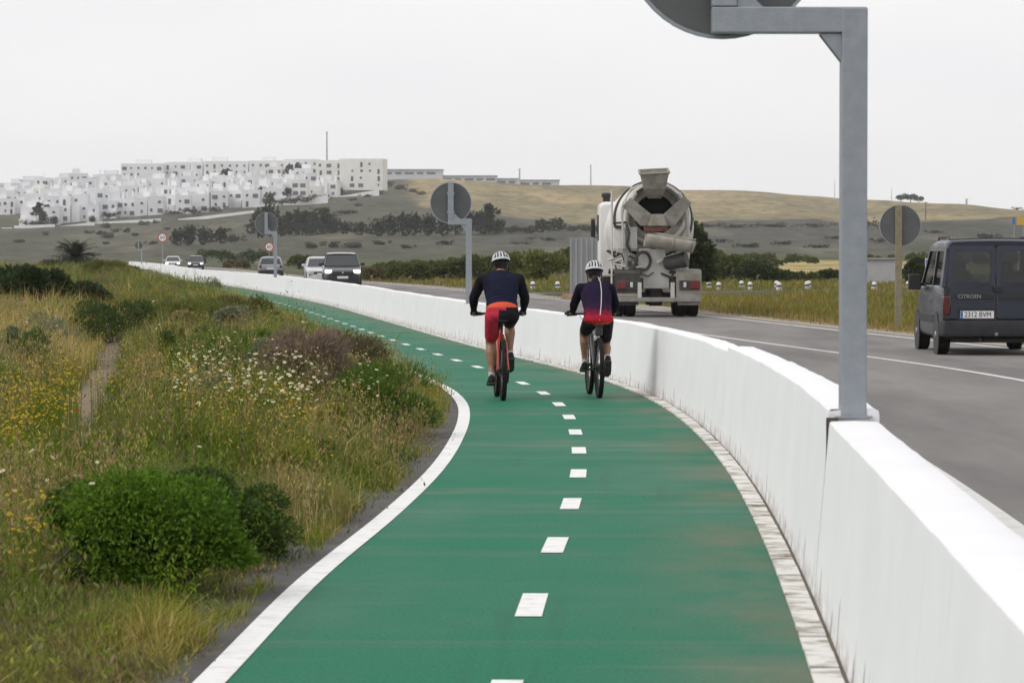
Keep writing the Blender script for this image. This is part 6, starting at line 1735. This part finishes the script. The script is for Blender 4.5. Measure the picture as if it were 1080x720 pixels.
# ------------------------------------------------------------------ the white hillside town
M_HOUSE = [mat('whitewash_house', (.84, .84, .85), .9, c2=(.76, .77, .78), scale=.25), mat('cream_house', (.80, .79, .76), .9, c2=(.73, .72, .69), scale=.25), mat('grey_white_house', (.74, .75, .78), .9, c2=(.68, .69, .71), scale=.25)]
M_HWIN = mat('house_window', (.085, .09, .11), .3)
M_HSHADE = mat('balcony_recess_shade', (.13, .135, .15), .8)  # dark slabs painted as the shade of balcony recesses; no recess is cut
M_TILE = mat('roof_slab', (.46, .44, .42), .9)
def box_mesh(name, m):
    b = MB(); b.box((0, 0, 0), (1, 1, 1)); o = b.build(name, m, smooth=False); me = o.data; bpy.data.objects.remove(o); return me
ME_WIN = box_mesh('window', M_HWIN); ME_BAL = box_mesh('balcony_shade', M_HSHADE); ME_DOOR = box_mesh('door', M_HWIN)
rh = random.Random(11)
def part_box(name, me, parent, loc, dim):
    o = bpy.data.objects.new(name, me); COL.objects.link(o); o.parent = parent; o.location = loc; o.scale = dim; return o
TOWN_G = 'white houses of the hillside town'
def house(x, d, w, dep, st, m, label, group=None, rz=None, z=None, flat=False, winstep=2.3):
    z = (float(terrain(x, d)) - .6) if z is None else z
    rz = rh.uniform(-.12, .12) if rz is None else rz
    root = empty('house' if not flat else 'apartment_block', (x, d, z), rz, label, 'house' if not flat else 'apartment block', group)
    h = st * 2.9 + .9
    b = MB(); b.box((0, dep / 2, h / 2), (w, dep, h))
    for s in (-1, 1): b.box((s * (w / 2 - .08), dep / 2, h + .30), (.16, dep, .6))
    b.box((0, .08, h + .28), (w - .34, .16, .56)); 
    steps = []
    if True:
        if rh.random() < .65:
            pw = w * rh.uniform(.3, .55); px_ = rh.uniform(-1, 1) * (w - pw) * .45; b.box((px_, dep * .62, h + 1.25), (pw, dep * .5, 2.5))
        if not flat and rh.random() < .55:
            e = rh.uniform(.35, .6); b.box((rh.choice((-1, 1)) * w * (1 - e) / 2.05, -1.2, 2.9 * max(1, st - 1) / 2 + .3), (w * e, 2.42, 2.9 * max(1, st - 1) + .6))
    b.build('wall', m, root, smooth=False)
    if rh.random() < .6:
        c = MB(); c.box((rh.uniform(-.35, .35) * w, dep * .5, h + 1.5), (.6, .6, 3.0)); c.build('chimney', m, root, smooth=False)
    n = max(1, int(w / winstep))
    for fl in range(st):
        for i in range(n):
            xx = (-w / 2 + (i + .5) * w / n) + rh.uniform(-.25, .25); k = rh.random(); zz = .6 + fl * 2.9 + 1.55
            if k < .13: continue
            if k < .34: part_box('balcony_shade', ME_BAL, root, (xx, -.03, zz - .1), (min(2.0, w / n * .7), .12, 1.5))
            elif k < .5: part_box('window', ME_WIN, root, (xx, -.03, zz - .25), (.95, .12, 2.0))
            else: part_box('window', ME_WIN, root, (xx, -.03, zz + .1), (rh.uniform(.65, 1.1), .12, rh.uniform(.75, 1.1)))
    return root
rows = [(1098, 18, 100, 2), (1128, 22, 215, 2), (1158, 30, 282, 2), (1190, 26, 338, 2), (1225, 20, 342, 2), (1262, -6, 345, 2), (1302, -8, 348, 2), (1345, -8, 335, 2), (1392, -8, 300, 2)]
LBL = ['small white flat roofed house in the stepped hillside town', 'plain white two storey house in the stepped hillside town']
ROWN = ['lowest', 'second', 'third', 'fourth', 'fifth', 'sixth', 'seventh', 'eighth', 'highest']
for ri, (d, x0, x1_, st) in enumerate(rows):
    k = F / d; px = x0 + rh.uniform(0, 8); hi_ = -1
    while px < x1_:
        wpx = rh.uniform(11, 22); w = wpx / k
        stc = st + (1 if rh.random() < .22 else 0)
        dd_ = d + rh.uniform(-9, 9)
        hi_ += 1; mi_ = rh.choices((0, 1, 2), (7, 1, 3))[0]
        house(X(px + wpx / 2, dd_), dd_, w * .97, rh.uniform(8, 11), stc, M_HOUSE[mi_], '%s %s%s house, %s in the %s row uphill' % ('narrow' if wpx < 14 else 'wide' if wpx > 19 else 'small', 'taller ' if stc > st else '', ('white', 'cream', 'greyish white')[mi_], ORD[hi_], ROWN[ri]), TOWN_G)
        px += wpx * rh.uniform(.92, 1.12)
# apartment blocks along the crest
for (a, b_, d, base, top, st, lab) in [(128, 172, 1440, 200, 172.5, 3, 'long white apartment block on the crest, leftmost of the crest row'), (173, 214, 1452, 197, 171, 3, 'white apartment block on the crest with a small roof box, second of the crest row'),
                                       (215, 262, 1446, 196, 170, 3, 'white apartment block on the crest behind the dark roadside tree clump'), (263, 302, 1440, 196, 169.5, 3, 'white apartment block on the crest under the tall thin mast, fourth along'),
                                       (300, 336, 1405, 203, 168, 4, 'tall white apartment block in front of the crest row'), (333, 362, 1330, 206, 169, 5, 'narrow white apartment block joined to the big end block'),
                                       (358, 404, 1300, 208, 167.5, 5, 'large pale end block, tallest and furthest right of the town')]:
    k = F / d; w = (b_ - a) / k; xx = X((a + b_) / 2, d); h = (base - top) / k; st_ = max(2, int((h - 1.5) / 2.9))
    house(xx, d, w, 14, st_, M_HOUSE[0 if d > 1380 else 1], lab, 'apartment blocks on the crest', rz=0.0 if d > 1350 else -.10, z=Z(top, d) - (st_ * 2.9 + 1.5), flat=True, winstep=3.1)
for (a, b_, d, top, st, lab) in [(-10, 22, 1430, 193, 2, 'white terrace at the left edge of the picture, on the skyline'), (20, 62, 1440, 190, 2, 'long low white terrace on the skyline at the left'), (60, 100, 1450, 187, 2, 'long low white terrace on the skyline left of the crest blocks'), (98, 130, 1455, 184, 2, 'white terrace on the skyline next to the leftmost crest block')]:
    k = F / d; w = (b_ - a) / k
    house(X((a + b_) / 2, d), d, w, 12, 3, M_HOUSE[2], lab, 'low terraces on the skyline', rz=0.0, z=Z(top, d) - (3 * 2.9 + 1.5), flat=True, winstep=2.8)
# plateau halls behind the golden field
M_HALL = mat('hall_wall', (.58, .60, .64), .8, c2=(.50, .52, .56), scale=.1)
M_HALLR = mat('hall_roof', (.36, .38, .42), .8)
for (a, b_, top, base, d, lab) in [(403, 467, 179.5, 192, 1720, 'long pale flat hall on the plateau just right of the town'), (466, 524, 186, 194, 1730, 'grey roofed low hall on the plateau behind the round sign'), (523, 547, 189, 196, 1735, 'small pale hall on the plateau, middle of the row'), (548, 590, 190.5, 197, 1740, 'low pale hall on the plateau beside the thin chimney')]:
    k = F / d; w = (b_ - a) / k; h = (base - top) / k + 3
    r0 = empty('warehouse', (X((a + b_) / 2, d), d, Z(base, d) - 3), 0, lab, 'warehouse', 'pale halls on the plateau')
    b = MB(); b.box((0, 8, h / 2), (w, 16, h)); b.build('wall', M_HALL, r0, smooth=False)
    b = MB(); b.box((0, 7.8, h + .25), (w + .8, 17, .5)); b.build('roof', M_HALLR, r0, smooth=False)
    for i in range(int(w / 6)): part_box('window', ME_WIN if i % 3 else ME_BAL, r0, (-w / 2 + 3 + i * 6, -.05, h - 1.8), (3.4 if i % 2 else 4.8, .12, 1.1))
# retaining walls at the foot of the town
for (a, b_, ya, yb, d, hpx, lab) in [(15, 58, 246, 244.5, 1075, 8, 'white retaining wall under the lowest houses on the left'), (57, 100, 244.5, 239, 1078, 5, 'white retaining wall stepping up below the left half of the town'), (2, 13, 246, 246, 1070, 6, 'short white wall block left of the lowest houses'),
                                     (100, 170, 237.5, 233.5, 1090, 3, 'thin white boundary wall below the middle of the town'), (188, 268, 235, 226, 1095, 4, 'white boundary wall below the right half of the town'), (268, 346, 222, 211, 1150, 5, 'white boundary wall under the dark hedge'), (352, 400, 213, 205, 1270, 5, 'pale boundary wall at the foot of the large end block')]:
    k = F / d; b = MB(); xa, xb_ = X(a, d), X(b_, d); za, zb_ = Z(ya, d), Z(yb, d); h = hpx / k
    b.loft([[(xa, d, za - 3), (xa, d + .4, za - 3), (xa, d + .4, za + h), (xa, d, za + h)], [(xb_, d, zb_ - 3), (xb_, d + .4, zb_ - 3), (xb_, d + .4, zb_ + h), (xb_, d, zb_ + h)]])
    tag(b.build('retaining_wall', M_HOUSE[0], smooth=False), lab, 'wall')

# ------------------------------------------------------------------ trees and scrub on the slopes
def tree_proto(cols, shape, seed):
    r_ = np.random.default_rng(seed); n = 420; K = 12
    if shape == 'round': cc = np.stack([r_.normal(0, .22, K), r_.normal(0, .22, K), r_.uniform(.16, .80, K)], -1); cr_ = r_.uniform(.16, .27, K)
    elif shape == 'tall': cc = np.stack([r_.normal(0, .09, K), r_.normal(0, .09, K), np.linspace(.14, .92, K)], -1); cr_ = np.linspace(.17, .06, K) * r_.uniform(.85, 1.15, K)
    elif shape == 'umbrella': cc = np.stack([r_.uniform(-.45, .45, K), r_.uniform(-.4, .4, K), r_.uniform(.50, .82, K)], -1); cr_ = r_.uniform(.14, .24, K)
    else: cc = np.stack([r_.normal(0, .34, K), r_.normal(0, .34, K), r_.uniform(.18, .62, K)], -1); cr_ = r_.uniform(.16, .30, K)
    k = r_.integers(0, K, n); q = r_.normal(0, 1, (n, 3)); q /= np.linalg.norm(q, axis=1)[:, None]
    C = cc[k] + q * (cr_[k] * r_.uniform(.4, 1, n) ** .5)[:, None]; C[:, 2] = np.maximum(C[:, 2], .02)
    D = q + r_.normal(0, .5, (n, 3)); D /= np.linalg.norm(D, axis=1)[:, None]; S = np.cross(D, r_.normal(0, 1, (n, 3))); S /= np.linalg.norm(S, axis=1)[:, None]
    L_ = r_.uniform(.07, .15, n)[:, None]
    V = np.stack([C - D * L_ * .3 , C + S * L_ * .5, C + D * L_, C - S * L_ * .5], 1).reshape(-1, 3)
    t_ = (.4 * r_.uniform(0, 1, K)[k] + .6 * r_.uniform(0, 1, n))[:, None]
    col = np.array(cols[0]) * (1 - t_) + np.array(cols[1]) * t_
    root = empty('tree', (0, 0, -50))
    np_obj('crown', V, np.arange(n)[:, None] * 4 + [0, 1, 2, 3], M_LEAF, parent=root, tint=np.repeat(col, 4, 0))
    b = MB(); b.tube([(0, 0, -.08), (.01, .0, .25), (.0, .01, .62)], [.045, .032, .012], 6)
    b.tube([(0, 0, .3), (.14, .03, .55)], [.02, .008], 5); b.tube([(0, 0, .25), (-.13, -.03, .52)], [.02, .008], 5)
    b.build('trunk', M_BARK, root)
    return root
TD1 = ((.018, .026, .014), (.040, .050, .024)); TD2 = ((.028, .034, .020), (.055, .06, .032)); TSC = ((.04, .042, .026), (.075, .072, .042))
PROTO = {('round', 0): tree_proto(TD1, 'round', 1), ('round', 1): tree_proto(TD2, 'round', 2), ('tall', 0): tree_proto(TD1, 'tall', 3), ('scrub', 0): tree_proto(TSC, 'scrub', 4), ('scrub', 1): tree_proto(TD2, 'scrub', 5), ('umbrella', 0): tree_proto(TD1, 'umbrella', 6)}
used_p = set()
def plant(key, px, py, wpx, hpx, d, name, label, cat, group):
    """a tree whose foot stands on the slope at distance d below picture column px"""
    k = F / d; x = X(px, d); z = float(terrain(x, d))
    o = copy_tree(PROTO[key]) if key in used_p else PROTO[key]; used_p.add(key)
    o.name = name; o.location = (x, d, z - .2); o.rotation_euler = (0, 0, rh.uniform(0, 6.28)); wn__ = {'round': .95, 'tall': .42, 'scrub': 1.25, 'umbrella': 1.35}[key[0]]
    o.scale = (wpx / k / wn__, wpx / k / wn__, hpx / k)
    return tag(o, label, cat, group)
def dist_for(px, py):
    """distance at which the slope shows at picture row py in column px"""
    dq = np.arange(420, 1480, 6.0); x = X(px, dq); z = terrain(x, dq); yy = HY - (z - CAMZ) / dq * F
    i = np.argmax(yy <= py); return float(dq[i]) if yy.min() <= py else 1450.
# belt of dark trees across the middle slope: (column, foot row, width, height, kind)
belt2 = [(186, 259, 16, 15, 'round'), (200, 259, 18, 18, 'round'), (216, 258, 16, 16, 'round'), (232, 257, 16, 15, 'round'), (247, 256, 16, 12, 'scrub'),
         (272, 251, 20, 26, 'round'), (284, 250, 18, 30, 'round'), (296, 250, 14, 18, 'round'), (306, 248, 12, 20, 'tall'), (315, 248, 12, 24, 'round'), (323, 248, 11, 21, 'tall'), (332, 247, 14, 19, 'round'), (342, 247, 14, 22, 'tall'), (352, 246, 13, 15, 'round'),
         (366, 247, 18, 11, 'round'), (382, 248, 18, 12, 'round'), (398, 249, 17, 14, 'round'), (410, 249, 18, 19, 'round'), (424, 249, 18, 21, 'round'), (438, 249, 18, 20, 'round'), (452, 249, 18, 19, 'round'), (466, 249, 17, 18, 'round'), (480, 248, 16, 20, 'round'),
         (495, 248, 15, 22, 'round'), (507, 248, 14, 22, 'round'), (516, 247, 15, 26, 'tall'), (526, 246, 14, 12, 'round'), (540, 246, 20, 10, 'scrub'), (556, 246, 20, 11, 'scrub'), (573, 245, 20, 12, 'round'), (589, 244, 18, 12, 'round'), (604, 244, 18, 9, 'scrub'), (622, 244, 20, 9, 'scrub'),
         (745, 240, 24, 6, 'scrub'), (775, 240, 26, 5, 'scrub'), (815, 240, 28, 6, 'scrub'), (860, 240, 26, 6, 'scrub'), (908, 242, 24, 14, 'scrub')]
ORD = ORD
nt = ns = -1
for i, (px, py, w, h, s) in enumerate(belt2):
    h = h * (1.2 if s != 'scrub' else 1); nt += s != 'scrub'; ns += s == 'scrub'
    plant((s, 0), px, py, w * 1.15, h, dist_for(px, py), 'tree' if s != 'scrub' else 'slope_scrub', ('dark %s in the belt across the middle slope, %s' % ('pointed tree' if s == 'tall' else 'rounded tree', ORD[nt])) if s != 'scrub' else 'low dark scrub clump along the middle slope, %s' % ORD[ns], 'tree' if s != 'scrub' else 'bush', 'dark trees across the middle slope' if s != 'scrub' else 'low scrub at the foot of the golden field')
# single bushes dotted over the slopes below the town and on the spur
spots = [(48, 249, 7, 6), (112, 241, 9, 8), (122, 245, 8, 6), (133, 246, 9, 7), (104, 248, 12, 6), (114, 252, 12, 9), (112, 258, 7, 5), (152, 238, 11, 7), (165, 236, 7, 6), (143, 249, 7, 5), (94, 247, 10, 5), (262, 240, 8, 5), (240, 245, 10, 5), (205, 241, 8, 5), (176, 243, 7, 4),
         (225, 250, 12, 6), (365, 226, 22, 6), (350, 229, 16, 5), (338, 222, 18, 5), (320, 228, 20, 6), (300, 230, 14, 5), (395, 233, 10, 4), (378, 218, 8, 4), (420, 200, 16, 7), (434, 203, 12, 6), (444, 206, 10, 5), (408, 196, 14, 6), (398, 204, 12, 4), (386, 208, 12, 4), (372, 212, 10, 4),
         (470, 259, 14, 8), (402, 259, 16, 7), (372, 262, 18, 9), (350, 262, 14, 10), (330, 262, 16, 9), (430, 262, 14, 6), (545, 258, 10, 5), (560, 253, 8, 4), (578, 254, 12, 6), (556, 258, 7, 5), (760, 256, 16, 6), (790, 262, 24, 7), (826, 258, 18, 6), (864, 262, 22, 6), (930, 255, 18, 6), (880, 252, 16, 5), (1000, 256, 20, 7), (1040, 252, 22, 7), (985, 246, 14, 5), (20, 256, 12, 5), (70, 260, 14, 6), (160, 258, 12, 5)]
spots.sort()
for i, (px, py, w, h) in enumerate(spots):
    plant(('scrub', 1 if px < 460 else 0), px, py, w, h, dist_for(px, py), 'slope_bush', '%s round bush dotted on the slopes, %s' % ('broad' if w > 13 else 'small', ORD[i]), 'bush', 'bushes dotted over the slopes')
# trees among the houses
for (px, py, w, h, d, s, lab) in [(241, 190, 18, 12, 1428, 'round', 'dark spreading tree in front of the crest apartment blocks'), (305, 186, 12, 13, 1392, 'round', 'dark tree before the tall white apartment block'), (314, 185, 10, 13, 1390, 'round', 'second dark tree before the tall white apartment block'),
                                  (276, 206, 14, 9, 1170, 'round', 'dark tree at the top end of the hedge below the houses'), (284, 217, 14, 14, 1140, 'round', 'dark round tree at the left end of the town hedge'), (303, 208, 12, 10, 1160, 'round', 'dark small tree above the town hedge'),
                                  (46, 236, 12, 12, 1086, 'round', 'dark round tree between the lowest houses'), (42, 228, 10, 14, 1088, 'tall', 'dark tall tree among the lowest houses on the left'), (58, 238, 11, 10, 1084, 'round', 'dark round tree right beside the lowest houses'), (98, 237, 8, 9, 1090, 'round', 'dark small tree where the retaining wall steps up'),
                                  (226, 188, 10, 8, 1432, 'scrub', 'low dark tree between two crest blocks'), (359, 206, 8, 8, 1285, 'round', 'small dark tree at the foot of the large end block')]:
    z_ = Z(py, d); o = plant((s, 0), px, py, w, h, d, 'town_tree', lab, 'tree', 'trees among the town houses'); o.location.z = z_
for i, (px, w, d, py) in enumerate([(298, 14, 1142, 216), (311, 14, 1146, 214.5), (324, 14, 1150, 213), (337, 14, 1154, 211.5), (40, 22, 1082, 239), (186, 14, 1120, 228), (205, 16, 1110, 226), (115, 14, 1100, 230), (228, 14, 1100, 224)]):
    o = plant(('scrub', 0), px, py, w * 1.2, 8, d, 'town_hedge', 'dark hedge bush below the town, by ' + ['the third wall stretch, left end', 'the third wall stretch, second', 'the third wall stretch, third', 'the third wall stretch, right end', 'the leftmost houses', 'the middle houses, left', 'the middle houses, right', 'the left houses by the wall step', 'the right houses, lone'][i], 'hedge', 'hedge bushes along the foot of the town'); o.location.z = Z(py, d)
for (px, w, h, d, s, lab) in [(950, 17, 9, 1512, 'umbrella', 'left one of the flat topped pines on the ridge'), (960, 20, 11, 1508, 'umbrella', 'middle and tallest flat topped pine on the ridge'), (969, 14, 9, 1510, 'umbrella', 'right one of the flat topped pines on the ridge'), (1072, 8, 5, 1500, 'scrub', 'lone dark bush at the right end of the ridge')]:
    plant((s, 0), px, 0, w, h, d, 'ridge_tree' if s == 'umbrella' else 'ridge_bush', lab, 'tree' if s == 'umbrella' else 'bush', None)

for k_, o_ in PROTO.items():
    if k_ not in used_p:
        for ch in list(o_.children): bpy.data.objects.remove(ch)
        bpy.data.objects.remove(o_)
# masts and poles on the skyline
M_MAST = mat('mast_grey', (.40, .40, .43), .7)
M_POLE = mat('timber_pole', (.11, .10, .085), .9)
def mast(px, y0, y1, d, wpx, m, name, label, cat, arms=False):
    k = F / d; z0 = Z(y1, d) - 2; h = (y1 - y0) / k + 2; w = wpx / k
    r0 = empty(name, (X(px, d), d, z0), 0, label, cat)
    b = MB(); b.tube([(0, 0, 0), (0, 0, h)], [w * .55, w * .4], 8); b.build('shaft', m, r0)
    b = MB(); b.box((0, 0, h * .97), (w * (3.4 if arms else 1.5), w * .5, w * .35)); b.build('crossarm' if arms else 'antenna', m, r0, smooth=False)
mast(345, 139, 170, 1460, 1.7, M_MAST, 'radio_mast', 'tall thin pale mast standing over the town roofs', 'mast')
mast(623, 174, 198, 1700, 1.4, M_MAST, 'chimney_mast', 'thin pale mast on the plateau left of the mixer hopper', 'mast')
mast(548, 178, 196, 1700, 1.8, M_MAST, 'stub_mast', 'short pale mast rising from the plateau halls', 'mast')
mast(976, 213, 236, 1050, 1.3, M_POLE, 'utility_pole', 'dark timber pole standing before the ridge pines', 'utility pole', True)
mast(880, 190, 212, 1480, .6, M_MAST, 'thin_mast', 'very thin mast on the ridge hidden behind the near pole', 'mast')
mast(940, 199, 214, 1480, .7, M_MAST, 'thin_mast', 'very thin mast just left of the ridge pines', 'mast')
mast(1019, 210, 219, 1480, 2.2, M_MAST, 'water_tower', 'small grey tower on the ridge right of the pines', 'tower')

# the air between here and the hills
hz = bpy.data.materials.new('haze'); hz.use_nodes = True
hn, hl_ = hz.node_tree.nodes, hz.node_tree.links; hn.clear()
pv = hn.new('ShaderNodeVolumePrincipled'); pv.inputs['Color'].default_value = (1, 1, 1, 1); pv.inputs['Density'].default_value = .00013; pv.inputs['Anisotropy'].default_value = .2
ho = hn.new('ShaderNodeOutputMaterial'); hl_.new(pv.outputs[0], ho.inputs['Volume'])
b = MB(); b.box((0, 4400, 37), (19000, 9400 * 1.0, 120)); 
zmin = float(min(v.co.z for v in bpy.data.objects['ground'].data.vertices)); zmax = 90.0
b = MB(); b.box((0, 0, (zmin - 1 + zmax) / 2), (5420, 5420, zmax - zmin + 1))
ho_ = b.build('haze', hz, smooth=False); tag(ho_, kind='stuff')
